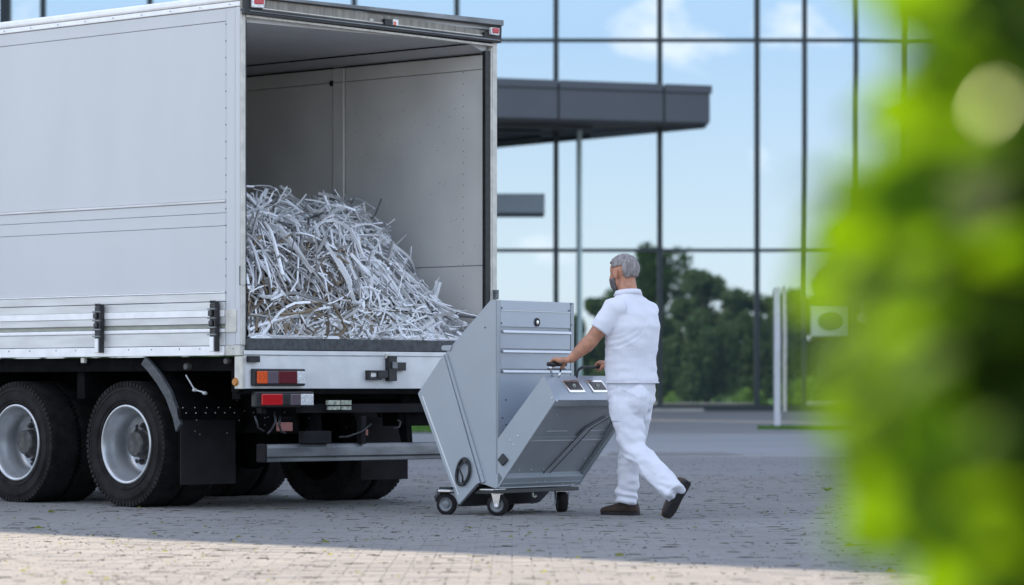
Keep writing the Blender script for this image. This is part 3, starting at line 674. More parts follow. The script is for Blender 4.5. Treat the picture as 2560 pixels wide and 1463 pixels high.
# wheels
RT = .463
def tyre_mb(wd):
    b = MB(); h = wd / 2
    prof = [(-h * .82, .285), (-h * .97, .30), (-h * 1.02, .345), (-h * 1.03, .385), (-h * .99, .41), (-h * .965, .413), (-h * .95, .432), (-h * .90, .448), (-h * .84, RT - .004)]
    for k in range(5):
        c = -h * .84 + (k + .5) * (2 * h * .84) / 5
        if k: prof += [(c - .033 * wd / .26 - .006, RT - .014)]
        prof += [(c - .027 * wd / .26, RT), (c + .015, RT)]
        if k < 4: prof += [(c + .017, RT - .014)]
    prof += [(h * .84, RT - .004), (h * .90, .448), (h * .95, .432), (h * .965, .413), (h * .99, .41), (h * 1.03, .385), (h * 1.02, .345), (h * .97, .30), (h * .82, .285)]
    prof = sorted(prof[:9], key=lambda p: p[0] if False else 0) + prof[9:]
    b.lathe(prof, Matrix.Identity(4), 96)
    for sgn in (-1, 1):
        for k in range(72):
            a = 2 * pi * k / 72; m_ = Matrix.Rotation(a, 4, 'X')
            b.box(min(sgn * h * .86, sgn * h * 1.0), max(sgn * h * .86, sgn * h * .985), -.013, .013, .425, RT - .006, m_)
        for rr2 in (.325, .395):
            ring_ = [(sgn * h * 1.025, rr2 - .004), (sgn * (h * 1.025 + .004), rr2), (sgn * h * 1.025, rr2 + .004)]
            b.lathe(ring_, Matrix.Identity(4), 72)
    return b.mesh('tyre', M['rubber'])
def rim_mb(deep=True):
    b = MB(); r = .288
    b.lathe([(-.122, .290), (-.128, .285), (-.126, .272), (-.112, .264), (-.085, .258), (-.05, .245), (-.02, .232), (.03, .222), (.075, .214), (.082, .19), (.080, .13), (.076, .10)], Matrix.Identity(4), 64)
    b.lathe([(-.11, .29), (.12, .29), (.12, .22)], Matrix.Identity(4), 48)
    return b.mesh('rim', M['rim'], True)
def hub_mb():
    b = MB()
    b.lathe([(-.050, .001), (-.050, .080), (-.040, .092), (.02, .095), (.03, .108), (.078, .11)], Matrix.Identity(4), 32)
    for k in range(10):
        m_ = Matrix.Rotation(2 * pi * k / 10, 4, 'X')
        b.lathe([(.036, .0), (.036, .013), (.058, .014), (.058, .02), (.08, .02)], m_ @ Matrix.Translation((0, 0, .135)), 6)
        b.box(.055, .0795, -.012, .012, .110, .16, m_)
    return b.mesh('hub', M['hub'])
def hole_mb():
    b = MB()
    for k in range(8):
        m_ = Matrix.Rotation(2 * pi * (k + .5) / 8, 4, 'X') @ Matrix.Translation((0, 0, .180))
        b.lathe([(.0765, .0), (.0765, .018), (.0785, .018)], m_ @ Matrix.Diagonal((1, 1, .75, 1)), 12)
    return b.mesh('hand_holes', M['black'])
ty = tyre_mb(.262); ri = rim_mb(); hu = hub_mb(); ho = hole_mb()
ZW = .468
ri_dark = ri.copy(); ri_dark.materials.clear(); ri_dark.materials.append(M['chassis'])
for (l_, wl) in ((1.35, 'L'), (2.68, 'L'), (1.35, 'R'), (2.68, 'R')):
    out_ = .175 if wl == 'L' else 2.32
    inn = .46 if wl == 'L' else 2.03
    w_ = share('wheel', ty, T, (out_, l_, ZW), (R(17 * l_), 0, 0))
    zz = 0 if wl == 'L' else pi
    share('rim', ri, w_, (0, 0, 0), (0, 0, zz)); share('hub', hu, w_, (0, 0, 0), (0, 0, zz)); share('hand_holes', ho, w_, (0, 0, 0), (0, 0, zz))
    w2 = share('wheel', ty, T, (inn, l_, ZW), (R(23), 0, 0)); share('rim', ri_dark, w2, (0, 0, 0), (0, 0, pi - zz))
for l_ in (1.35, 2.68):
    MB().tube([(.3, l_, ZW), (2.2, l_, ZW)], .075, 16).build('axle', M['chassis'], T)
    MB().ell((1.25, l_, ZW), ((.22, 0, 0), (0, .2, 0), (0, 0, .2)), 20, 12).build('differential', M['chassis'], T, smooth=True)
# chassis
for x in (.82, 1.62): box('chassis_rail', M['chassis'], T, x, x + .09, .1, LEN, .74, 1.0, .005)
box('subframe', M['chassis'], T, .06, 2.44, .0, LEN, 1.0, 1.10)
box('inner_arch', M['chassis'], T, .70, .72, .2, 4.5, .55, 1.0)
for l_ in (.12, .9, 1.9, 3.1, 4.4): box('cross_member', M['chassis'], T, .1, 2.4, l_, l_ + .09, .80, 1.0)
for (l_, h0) in ((3.4, .45), (4.4, .4)): box('side_tank', M['chassis'], T, .1, .7, l_, l_ + .8, h0, .98, .03)
box('side_tank', M['chassis'], T, 1.8, 2.4, 3.6, 5.4, .42, .98, .03)
box('tail_beam', M['flap'], T, .62, 2.05, .06, .12, .70, .765, .004)
# front axle, cab (outside the picture)
for wx in (.18, 2.32):
    w_ = share('wheel', ty, T, (wx, 7.9, ZW)); share('rim', ri, w_, (0, 0, 0), (0, 0, 0 if wx < 1 else pi)); share('hub', hu, w_, (0, 0, 0), (0, 0, 0 if wx < 1 else pi))
cb = MB().prism([(.03, 7.75, .75), (.03, 7.75, 2.9), (.03, 8.2, 3.0), (.03, 9.3, 2.7), (.03, 9.62, 1.7), (.03, 9.65, .45), (.03, 8.5, .45), (.03, 8.45, .75)], (2.44, 0, 0)).build('cab', M['side'], T, .05)
MB().prism([(.02, 8.5, 1.75), (.02, 8.5, 2.5), (.02, 9.15, 2.5), (.02, 9.4, 1.75)], (.02, 0, 0)).build('cab_window', M['black'], cb)
MB().box(.25, 2.25, 9.60, 9.66, .5, .8).build('front_bumper', M['black'], cb)
# bumper bar, flaps, fenders, lamps
def bar(l_, x0, x1, z0, z1):
    zc = (z0 + z1) / 2; h = (z1 - z0) / 2; d = .045
    poly = [(x0, l_ - d, zc - h * .35), (x0, l_ - d, zc + h * .55), (x0, l_ - d * .6, zc + h), (x0, l_ + d * .6, zc + h), (x0, l_ + d, zc + h * .5), (x0, l_ + d, zc - h), (x0, l_ - d * .5, zc - h), (x0, l_ - d * .5, zc - h * .5), (x0, l_ - d * .9, zc - h * .45)]
    return MB().prism(poly, (x1 - x0, 0, 0))
bm_ = bar(.12, .31, 2.36, .352, .480).build('underrun_bar', M['greymetal'], T, .006)
MB().box(.285, .311, .070, .168, .350, .483).build('end_cap', M['flap'], bm_, .01)
for x in (.80, 1.68): MB().prism([(x, .09, .48), (x, .16, .48), (x, .26, .80), (x, .12, .80)], (.05, 0, 0)).build('bar_bracket', M['chassis'], bm_)
box('mud_flap', M['flap'], T, .02, .532, .683, .692, .187, .655, .003)
box('mud_flap', M['flap'], T, .02, .530, .680, .682, .187, .315)
box('flap_bracket', M['chassis'], T, .0, .57, .66, .70, .655, .735, .003)
mb = MB()
for k in range(6): mb.ell((.05 + k * .09, .658, .70), ((.005, 0, 0), (0, .004, 0), (0, 0, .005)), 6, 4)
for k in range(5): mb.ell((.02 + k * .11, .658, .738), ((.005, 0, 0), (0, .004, 0), (0, 0, .004)), 6, 4)
mb.build('flap_bolts', M['alu'], T)
box('mud_flap', M['flap'], T, 1.757, 2.234, .683, .692, .190, .66, .003)
box('light_carrier', M['chassis'], T, 1.62, 2.18, .12, .30, .60, .83, .005)
arc = [(.665, .62), (.70, .72), (.78, .86), (.88, .965), (.98, 1.05), (1.06, 1.105)]
poly = [(0, a, z) for a, z in arc] + [(0, a + .012, z - .035) for a, z in reversed([(p[0] + .04, p[1] - .02) for p in arc])]
MB().prism([(.0, p[1], p[2]) for p in poly], (.03, 0, 0)).build('fender_edge', M['greymetal'] if False else M['darkedge'], T, .004)
mb = MB()
for (a, b_) in zip(arc[:-1], arc[1:]): mb.add([(.03, a[0] + .02, a[1]), (.6, a[0] + .02, a[1]), (.6, b_[0] + .02, b_[1]), (.03, b_[0] + .02, b_[1])], [(0, 1, 2, 3)])
mb.build('fender_skin', M['chassis'], T)
l_, z_ = side(588, 955, .0)
MB().lathe([(-.018, .001), (-.018, .024), (-.006, .030), (.0, .030), (.0, .001)], Matrix.Translation((.0, l_ - .01, z_)) , 20).build('amber_reflector', M['amber'], T)
box('reflector_bracket', M['chassis'], T, .002, .02, .02, .10, .85, 1.0)
for (px, py, rr2) in ((471, 917, .026), (571, 903, .024)):
    l_, z_ = side(px, py, .05)
    MB().lathe([(-.03, .001), (-.03, rr2 * .8), (-.02, rr2), (.02, rr2 * 1.1), (.06, .012)], Matrix.Translation((.05, l_, z_)), 16).build('marker_socket', M['hub'], T)
l_, z_ = side(211, 901, .02); box('bracket', M['cream'], T, .0, .03, l_ - .02, l_ + .02, z_ - .02, z_ + .02, .004)
# fittings between the frame rails
def ru(px, py, lo=.05): return rear(px, py, lo)
for pts in ([(688, 1030), (692, 1055), (680, 1075), (672, 1085)], [(703, 1040), (700, 1062), (706, 1080), (716, 1083)], [(930, 1060), (905, 1080), (870, 1092), (850, 1093)], [(985, 1072), (1000, 1068), (1003, 1055), (996, 1050)], [(640, 1040), (648, 1070), (662, 1078)]):
    MB().tube([(ru(*p)[0], .06, ru(*p)[1]) for p in pts], .008, 8).build('hose', M['ring'], T, smooth=True)
for (x0, y0, x1, y1, m_) in ((704, 1056, 733, 1078, 'rust'), (906, 1074, 922, 1089, 'rust'), (702, 1042, 736, 1050, 'chassis'), (905, 1040, 917, 1110, 'flap'), (655, 1020, 668, 1034, 'flap'), (760, 1078, 830, 1108, 'flap')):
    a, z1_ = ru(x0, y0); b_, z0_ = ru(x1, y1); box('fitting', M[m_], T, a, b_, .055, .11, z0_, z1_, .004)
mb = MB()
for k in range(26):
    px, py = rm.uniform(460, 910), rm.uniform(985, 1090); a, z_ = ru(px, py, .12); mb.ell((a, .10 + rm.uniform(0, .2), z_), ((.006, 0, 0), (0, .006, 0), (0, 0, .006)), 6, 4)
mb.build('bolts', M['hub'], T)
mb = MB()
a1 = side(465, 938, .1); a2 = side(487, 975, .1); a3 = side(512, 983, .1)
mb.tube([(.1, a1[0], a1[1]), (.1, a2[0], a2[1]), (.12, a3[0], a3[1])], .006, 8)
for q in (a2, a3): mb.ell((.1, q[0], q[1]), ((.02, 0, 0), (0, .02, 0), (0, 0, .014)), 8, 6)
mb.build('valve_linkage', M['alu'], T)

# ------------------------------------------------------------------ heap of shredded strips in the load space
def heap_h(x, l):
    top = .90 + .08 * noise.noise(V((x * 2, l * 2, 7)))
    e = max(0, min(1, (l + .03 + .12 * (2.2 - x)) / .85)) ** .7       # rises from the open end
    back = max(0, min(1, (3.6 - l) / 1.6))
    rgt = max(0, min(1, (2.07 + .55 * l - x) / .62)) ** .8
    e *= max(0, min(1, (l + .04) / .30)) ** .55
    h = top * e * back * rgt
    return h + .06 * noise.noise(V((x * 3, l * 3, 1))) * min(1, h * 4)
hp = MB(); nx, nl = 40, 60
vs = [(.06 + 2.3 * i / nx, .02 + 4.2 * j / nl, 1.224 + max(.0, heap_h(.06 + 2.3 * i / nx, .02 + 4.2 * j / nl) - .05)) for j in range(nl + 1) for i in range(nx + 1)]
fs = [(j * (nx + 1) + i, j * (nx + 1) + i + 1, (j + 1) * (nx + 1) + i + 1, (j + 1) * (nx + 1) + i) for j in range(nl) for i in range(nx)]
hp.add(vs, fs)
heapo = tag(empty('strip_heap', (TX, TY, 0), TA), 'tangled heap of shredded pale metal and paper strips in the open truck box', 'scrap heap', kind='stuff')
c_ = hp.build('heap_core', M['heap'], heapo, smooth=True); c_['kind'] = 'stuff'
rs = random.Random(21)
def strips(name, m, n, zone):
    b = MB()
    for i in range(n):
        for _ in range(30):
            x = rs.uniform(.08, 2.36); l = rs.uniform(.0, 2.4) if rs.random() < .65 else rs.uniform(-.01, .30)
            if l > .9 and rs.random() < .35: continue
            h = heap_h(x, l)
            if h > .02 and zone(x, l, h): break
        p = V((x, l, 1.224 + h + rs.gauss(0, .03)))
        e = .04; nrm = V((-(heap_h(x + e, l) - h) / e, -(heap_h(x, l + e) - h) / e, 1)).normalized()
        d = V((rs.gauss(0, 1), rs.gauss(0, 1), rs.gauss(0, 1))); d = (d - nrm * d.dot(nrm) * .9).normalized()
        ln = rs.uniform(.22, .85) * (1.3 if rs.random() < .15 else 1); wd = rs.choice((.0035, .0045, .0055, .007, .0105)) * rs.uniform(.8, 1.3)
        k = 9; th = wd * rs.uniform(.4, .95); curv = V((rs.gauss(0, 1), rs.gauss(0, 1), rs.gauss(0, 1) - .3)) * rs.choice((.15, .3, .6, 1.2, 2.6)) * rs.uniform(.6, 1.3)
        pts = []; q = p - d * ln / 2; dd_ = d.copy(); kink = rs.randrange(1, k) if rs.random() < .3 else -1
        for j in range(k):
            pts.append(V((min(max(q.x, .075), 2.39), max(q.y, -.012 if q.z < 1.3 else .0), max(q.z, 1.238)))); dd_ = (dd_ + curv * (ln / k)).normalized()
            if j == kink: dd_ = (dd_ + V((rs.gauss(0, 1), rs.gauss(0, 1), rs.gauss(0, 1))) * .6).normalized()
            q = q + dd_ * ln / (k - 1)
            q.z = max(q.z, 1.23); q.x = min(max(q.x, .062), 2.39); q.y = max(q.y, -.02)
            # keep near the surface
            hh = heap_h(q.x, q.y) + 1.224
            if q.z > hh + .16: q.z -= (q.z - hh - .16) * .5
            if q.z < hh - .10: q.z += .03
        sv = dd_.cross(V((rs.gauss(0, 1), rs.gauss(0, 1), rs.gauss(0, 1)))).normalized(); tw = rs.uniform(-1.2, 1.2) / k
        vs = []
        for j in range(k):
            t_ = (pts[min(j + 1, k - 1)] - pts[max(j - 1, 0)])
            if t_.length < 1e-5: t_ = V((1, 0, 0))
            t_.normalize(); sv = (sv - t_ * sv.dot(t_)); sv = sv.normalized() if sv.length > 1e-4 else t_.orthogonal().normalized()
            sv = Matrix.Rotation(tw, 3, t_) @ sv; nv = t_.cross(sv)
            vs += [pts[j] + sv * wd + nv * th, pts[j] - sv * wd + nv * th, pts[j] - sv * wd - nv * th, pts[j] + sv * wd - nv * th]
        fs = [(0, 1, 2, 3), (4 * k - 1, 4 * k - 2, 4 * k - 3, 4 * k - 4)]
        for j in range(k - 1):
            for c2 in range(4): fs.append((4 * j + c2, 4 * j + (c2 + 1) % 4, 4 * j + 4 + (c2 + 1) % 4, 4 * j + 4 + c2))
        b.add(vs, fs)
    me = bpy.data.meshes.new(name); me.from_pydata([tuple(p) for p in b.v], [], b.f); me.materials.append(m)
    o = bpy.data.objects.new(name, me); col.objects.link(o); o.parent = heapo; o['kind'] = 'stuff'
strips('dull_strips', M['stripd'], 1700, lambda x, l, h: True)
strips('brown_strips', M['stripb'], 260, lambda x, l, h: x < 1.25 and h < .62 and l < .8)
strips('pale_strips', M['stripw'], 2900, lambda x, l, h: rs.random() < (.35 if (x < 1.0 and .05 < h < .5) else 1))

# ------------------------------------------------------------------ waste cart
QX, QY, CA = -.107, 24.5, R(56)
cax = V((cos(CA), sin(CA), 0)); cay = V((-sin(CA), cos(CA), 0))
K = tag(empty('tipping_cart', (QX, QY, 0), CA), 'blue grey steel tipping waste cart on castors with its flap folded out', 'cart')
def cside(px, py, t=0.0):       # photo point on the cart's left side plane -> (local y, z)
    k = (px - 1280) / FPX; X0 = QX + cax.x * t; Y0 = QY + cax.y * t
    d = (k * Y0 - X0) / (cay.x - k * cay.y); return d, HC + (HOR - py) / FPX * (Y0 + cay.y * d)
def cfront(px, py, d=0.0):      # photo point on the cart's front plane -> (local x, z)
    k = (px - 1280) / FPX; X0 = QX + cay.x * d; Y0 = QY + cay.y * d
    t = (k * Y0 - X0) / (cax.x - k * cax.y); return t, HC + (HOR - py) / FPX * (Y0 + cax.y * t)
CW = .963
def sp(pts, t=0.0): return [(t, *cside(*p)) for p in pts]
bodyp = sp([(1225, 751.5), (1240.5, 750), (1240.5, 1223), (1214, 1213), (1197, 1209), (1112, 884)])
MB().prism(bodyp, (CW, 0, 0)).build('body', M['cart'], K, .004)
hop = MB().prism(sp([(1113, 886), (1204, 1207), (1196, 1211), (1151, 1263), (1048.6, 984)], -.022), (CW + .04, 0, 0)).build('hopper', M['cart'], K, .004)
MB().prism(sp([(1114, 888), (1119, 884), (1214, 1205), (1206, 1208)], -.014), (.02, 0, 0)).build('hopper_rib', M['cart'], K, .004)
MB().prism(sp([(1198, 1209), (1203, 1212), (1154, 1265), (1150, 1261)], -.020), (CW + .03, 0, 0)).build('hopper_trim', M['ring'], K, .002)
MB().prism(sp([(1105, 868), (1108, 864), (1132, 863), (1126, 878), (1106, 876)], -.01), (CW, 0, 0)).build('pouring_lip', M['cart'], K, .003)
MB().prism(sp([(1060, 992), (1062, 990), (1152, 1236), (1149, 1238)], -.0235), (.002, 0, 0)).build('edge_fold', M['lip'], K)
# front skin pieces, facing the man
def fb(name, m, x0, y0, x1, y1, d0, d1, par=None, bv=.002):
    a, z1_ = cfront(x0, y0); b_, z0_ = cfront(x1, y1); return box(name, m, par or K, a, b_, d0, d1, z0_, z1_, bv)
tE = CW
def fz(z0, z1, name='drawer_front', m='cartfront', d0=-.006, x0=.045, x1=CW - .045): return box(name, M[m], K, x0, x1, d0, -.001, z0, z1, .0015)
Z = lambda y: HC + (HOR - y) / FPX * QY
box('frame_stile', M['cart'], K, .0, .040, -.009, -.001, .19, Z(750), .002)
box('frame_stile', M['cart'], K, CW - .040, CW, -.009, -.001, .19, Z(750), .002)
fz(Z(775) + .002, Z(751), 'top_panel')
fz(Z(817) + .002, Z(776.5), 'top_panel')
box('top_lip', M['lip'], K, .045, CW - .05, -.012, -.006, Z(776.5), Z(775) + .001)
for (ya, yb) in ((824, 871), (873, 922)):
    fz(Z(yb), Z(ya + 6)); 
for y in (824, 873.5, 924):
    q = MB().prism([(.055, -.006, Z(y)), (.055, -.020, Z(y) - .004), (.055, -.026, Z(y) - .020), (.055, -.020, Z(y) - .023), (.055, -.001, Z(y) - .010)], (CW - .11, 0, 0)).build('drawer_lip', M['lip'], K, .0015)
    box('drawer_gap', M['black'], K, .047, CW - .05, -.0045, -.001, Z(y) - .030, Z(y) - .021)
box('lower_panel', M['cartfront'], K, .045, CW - .045, -.005, -.001, .19, Z(932))
t_, z_ = cfront(1340, 806)
lk = MB().lathe([(0, .001), (0, .028), (-.008, .028), (-.010, .020), (-.004, .017), (-.004, .001)], Matrix.Translation((t_, -.006, z_)) @ Matrix.Rotation(R(90), 4, 'Z'), 24)
lk = MB().lathe([(0, .001), (0, .030), (.009, .030), (.010, .024), (.004, .021), (.004, .001)], Matrix.Translation((t_, -.006, z_)) @ Matrix.Rotation(R(-90), 4, 'Z'), 24).build('lock', M['black'], K)
MB().lathe([(.004, .001), (.004, .012), (.009, .014), (.010, .001)], Matrix.Translation((t_, -.006, z_)) @ Matrix.Rotation(R(-90), 4, 'Z'), 16).build('keyhole', M['chrome'], lk)
mb = MB()
for (px, py) in ((1252, 770), (1420, 777), (1251, 808), (1426, 813), (1254, 1045), (1263, 1062), (1256, 1077), (1262, 1000), (1425, 760)):
    t_, z_ = cfront(px, py); mb.ell((t_, -.010, z_), ((.006, 0, 0), (0, .004, 0), (0, 0, .006)), 8, 5)
for (px, py) in ((1213, 819), (1140, 1255)):
    d_, z_ = cside(px, py); mb.ell((-.002, d_, z_), ((.004, 0, 0), (0, .005, 0), (0, 0, .005)), 8, 5)
mb.build('screws', M['hub'], K)
# handle ring on the hopper
d0_, z0_ = cside(1165, 1180)
mb = MB(); pts = []
for k in range(26):
    a = 2 * pi * k / 26; u_ = .052 * cos(a); v_ = .092 * sin(a) * (1 - .12 * cos(a)); th = -.25
    pts.append((-.035, d0_ - (u_ * cos(th) - v_ * sin(th)), z0_ + (u_ * sin(th) + v_ * cos(th))))
mb.tube(pts, .011, 10, closed=True); mb.build('ring_handle', M['black'], K, smooth=True)
MB().tube([(-.04, d0_ - .02, z0_ + .075), (-.05, d0_ + .025, z0_ + .03), (-.05, d0_ - .005, z0_ - .03), (-.038, d0_ - .0, z0_ - .085)], [.007, .007, .007, .008], 8).build('ring_strap', M['black'], K, smooth=True)
MB().box(-.05, -.022, d0_ - .035, d0_ - .005, z0_ + .06, z0_ + .088).build('ring_mount', M['ring'], K, .004)
MB().box(-.05, -.022, d0_ - .01, d0_ + .02, z0_ - .095, z0_ - .07).build('ring_mount', M['ring'], K, .004)
# base frame
box('base_bar', M['black'], K, -.01, CW + .03, -.03, .02, .155, .182, .003)
box('base_bar', M['black'], K, .0, .03, .02, .50, .150, .180, .003)
box('base_plate', M['chrome'], K, .0, .10, -.01, .14, .176, .186, .002)
box('base_plate', M['ring'], K, .10, CW, .02, .45, .165, .185, .002)
box('rear_axle_block', M['black'], K, .05, CW, .30, .36, .06, .15, .004)
MB().tube([(.02, .0, .20), (.02, .0, .235), (.02, .14, .235), (.02, .17, .19), (.02, .01, .19)], .005, 8).build('foot_loop', M['black'], K, smooth=True)
MB().tube([(.42, -.02, .155), (.42, -.02, .13), (.44, -.02, .12), (.46, -.02, .13)], .008, 8).build('hook', M['plate'], K, smooth=True)
# castors
def castor(x, y, yaw, fork):
    c = empty('castor', (x, y, 0), yaw); c.parent = K
    rw = .076
    I4 = Matrix.Translation((0, 0, rw))
    t = MB().lathe([(-.018, .050), (-.020, .062), (-.016, .072), (-.006, rw), (.006, rw), (.016, .072), (.020, .062), (.018, .050)], I4, 36)
    # meshes go straight under the cart to stay within three levels
    def put(mb_, nm, m_, sm=False):
        o_ = mb_.build(nm, m_, c, smooth=sm); return o_
    put(t, 'castor_tyre', M['rubber'], True)
    put(MB().lathe([(-.015, .052), (-.019, .048), (-.012, .040), (-.010, .028), (-.018, .024), (-.020, .001)], I4, 28).lathe([(.015, .052), (.019, .048), (.012, .040), (.010, .028), (.018, .024), (.020, .001)], I4, 28), 'castor_wheel', M['greymetal'])
    if fork:
        f = MB()
        for s in (-1, 1):
            f.prism([(s * .024, -.014, rw - .014), (s * .024, .014, rw - .014), (s * .024, .034, rw + .075), (s * .024, -.030, rw + .075)], (s * .004, 0, 0))
        f.box(-.028, .028, -.032, .036, rw + .073, rw + .080)
        put(f, 'fork', M['chrome'])
        put(MB().lathe([(-.031, .001), (-.031, .011), (-.024, .012)], I4, 12).lathe([(.031, .001), (.031, .011), (.024, .012)], I4, 12), 'axle_bolt', M['alu_bright'])
    return c
dL, _ = cside(1117, 1262, -.03)
castor(-.03, dL, R(8), False)
d2, _ = cside(1236, 1262, .02)
castor(.03, d2 - .02, R(14), True)
castor(CW - .10, .03, R(-46), True).scale = (1.7, 1, 1)
castor(.68, dL, R(8), True)
MB().box(-.07, .03, dL - .055, dL + .05, .160, .178).build('castor_guard', M['chrome'], K, .004)
MB().box(-.06, .03, dL - .05, dL + .045, .182, .196).build('castor_guard', M['black'], K, .004)
MB().prism([(-.045, dL + .05, .165), (-.045, dL + .10, .13), (-.045, dL + .085, .09), (-.045, dL + .07, .12), (-.045, dL + .03, .16)], (.05, 0, 0)).build('brake_lever', M['black'], K, .004)
# fold-out flap (tray): outline in the plane across the cart; local y negative = towards the man
A1 = (.0, .19); B1 = (.488, .795); C1 = (.394, .963); D1 = (.0, .515)
def P(o_, z, t): return V((t, -o_, z))
TW0, TW1 = -.004, 1.03
def cheek(t0, t1): return MB().prism([P(.012, .19, t0), P(*B1, t0), P(*C1, t0), P(.012, .53, t0), P(.012, .36, t0)], (t1 - t0, 0, 0))
flap = cheek(TW0, TW0 + .012).build('flap_cheek', M['cart'], K, .002)
cheek(TW1 - .012, TW1).build('flap_cheek', M['cart'], K, .002)
ab = V((B1[0] - A1[0], B1[1] - A1[1])); abn = ab.normalized(); inn = V((-abn.y, abn.x))     # in (o, z)
def Q2(s_, d_, t): o_ = A1[0] + abn.x * s_ + inn.x * d_; z = A1[1] + abn.y * s_ + inn.y * d_; return P(o_, z, t)
LA = ab.length
def slab(name, m, s0, s1, d0, d1, t0=TW0 + .013, t1=TW1 - .013, bv=.0015):
    return MB().prism([Q2(s0, d0, t0), Q2(s1, d0, t0), Q2(s1, d1, t0), Q2(s0, d1, t0)], (t1 - t0, 0, 0)).build(name, M[m], K, bv)
slab('flap_floor', 'cart_shade', .10, LA - .02, .052, .058)
slab('flap_step', 'cart_shade', .10, .42, .040, .051)
slab('flap_rim', 'cart_shade', LA - .055, LA - .004, .002, .012)
MB().prism([Q2(0, .0, TW0), Q2(0.09, .0, TW0), Q2(.10, .050, TW0), Q2(.10, .058, TW0), Q2(.05, .06, TW0), Q2(0.0, .012, TW0)], (TW1 - TW0, 0, 0)).build('flap_sill', M['cart'], K, .002)
slab('flap_sill_edge', 'cart', .035, .045, -.006, -.001)
slab('flap_bead', 'lip', .385, .392, .034, .0395, TW0 + .10)
slab('flap_slot', 'lip', .46, .466, .046, .0515, .24, .50); slab('flap_slot', 'lip', .46, .466, .046, .0515, .74, 1.0)
for t0 in (TW0 + .013, TW1 - .035): slab('flap_rim', 'cart_shade', .05, LA - .06, .002, .010, t0, t0 + .022)
# diagonal strap
for (ta, tb, tcx) in ((.50, .68, .84), (.58, .76, .90)):
    MB().tube([Q2(.02, .031, ta), Q2(.50, .031, tb), Q2(.60, .031, tcx)], .0028, 6).build('strap_edge', M['black'], K)
pts = [(.06, .62, .73), (.10, .60, .70), (.44, .62, .73), (.54, .70, .84)]
MB().prism([Q2(.02, .0325, .50), Q2(.02, .0325, .58), Q2(.50, .0325, .76), Q2(.60, .0325, .90), Q2(.60, .0325, .84), Q2(.50, .0325, .68)], (Q2(0, .0395, 0) - Q2(0, .0325, 0))).build('flap_strap', M['cart_shade'], K, .001)
mb = MB()
for (s_, t_) in ((.13, .2), (.13, .35), (.13, .5), (.62, .2), (.68, .35), (.30, .72), (.66, .75), (.22, .95), (.34, .95), (.55, .93), (.70, .62), (.05, .45), (.05, .55), (.02, .8), (.02, 1.0)):
    p = Q2(s_, .036 if s_ > .1 else 0.0, t_); mb.ell(p, ((.006, 0, 0), (0, .006, 0), (0, 0, .006)), 6, 4)
for (px, py) in ((1380, 995), (1393, 1002), (1295, 1090), (1276, 1101), (1284, 1112)):
    d_, z_ = cside(px, py, TW0); mb.ell((TW0 - .002, d_, z_), ((.003, 0, 0), (0, .007, 0), (0, 0, .007)), 8, 5)
mb.build('flap_screws', M['lip'], K)
# end face, back sheet
bc = V((C1[0] - B1[0], C1[1] - B1[1])); 
MB().prism([P(*B1, TW0 + .013), P(*C1, TW0 + .013), P(C1[0] - .012, C1[1] - .004, TW0 + .013), P(B1[0] - .012, B1[1] + .006, TW0 + .013)], (TW1 - TW0 - .026, 0, 0)).build('flap_end', M['cartfront'], K, .002)
MB().prism([P(C1[0] - .013, C1[1] - .006, TW0 + .013), P(.02, .53, TW0 + .013), P(.03, .52, TW0 + .013), P(C1[0] - .003, C1[1] - .016, TW0 + .013)], (TW1 - TW0 - .026, 0, 0)).build('flap_back', M['cart'], K)
# hinge block (dark diamond)
d_, z_ = cside(1257, 1150, -.01)
MB().prism([(-.02, d_ + .0, z_ + .045), (-.02, d_ - .045, z_), (-.02, d_, z_ - .042), (-.02, d_ + .04, z_ + .0)], (.03, 0, 0)).build('hinge_block', M['ring'], K, .004)
# latches on the end face
bn = V((bc.y, -bc.x)).normalized()          # outward of end face in (o,z)
if bn.x < 0: bn = -bn
def E(f, t, h=0): return P(B1[0] + bc.x * f + bn.x * h, B1[1] + bc.y * f + bn.y * h, t)
for (t0, t1) in ((.20, .40), (.50, .70), (.80, .92)):
    q = MB().prism([E(.30, t0 + .01, .001), E(.30, t1 + .01, .001), E(.80, t1 - .02, .001), E(.80, t0 - .02, .001)], E(0, 0, .007) - E(0, 0, .001)).build('latch', M['chrome'], K, .002)
    MB().prism([E(.40, t0 + .03, .008), E(.40, t1 - .01, .008), E(.72, t1 - .035, .008), E(.72, t0 + .005, .008)], E(0, 0, .010) - E(0, 0, .008)).build('latch_cup', M['ring'], q)
    MB().ell(E(.55, (t0 + t1) / 2 - .01, .011), ((.02, 0, 0), (0, .008, 0), (0, 0, .016)), 10, 6).build('latch_catch', M['plate'], q, smooth=True)
# grip handles
GO, GZ = .405, 1.040
mb = MB()
h1 = MB().tube([P(GO, GZ, .03), P(GO, GZ, .245)], .0145, 12).build('grip', M['black'], K, smooth=True)
MB().tube([P(GO - .005, GZ, .06), P(GO - .004, GZ - .045, .07), P(C1[0] + .01, C1[1] - .01, .085)], .009, 8, flat=.6).build('grip_leg', M['chrome'], K, smooth=True)
MB().tube([P(GO - .005, GZ, .225), P(GO - .004, GZ - .045, .19), P(C1[0] + .01, C1[1] - .01, .165)], .009, 8, flat=.6).build('grip_leg', M['chrome'], K, smooth=True)
MB().prism([P(GO + .012, GZ - .038, .045), P(GO - .022, GZ - .038, .045), P(GO - .022, GZ - .028, .045), P(GO + .012, GZ - .028, .045)], (.19, 0, 0)).build('grip_bridge', M['ring'], K, .003)
hb = [P(C1[0], C1[1] - .02, .395), P(C1[0] + .0, C1[1] + .02, .40), P(GO - .003, 1.005, .415), P(GO, 1.020, .45), P(GO, 1.022, .60), P(GO, 1.020, .80), P(GO - .003, 1.005, .84), P(C1[0], C1[1] - .02, .86)]
MB().tube(hb, .010, 10).build('bow_handle', M['black'], K, smooth=True)

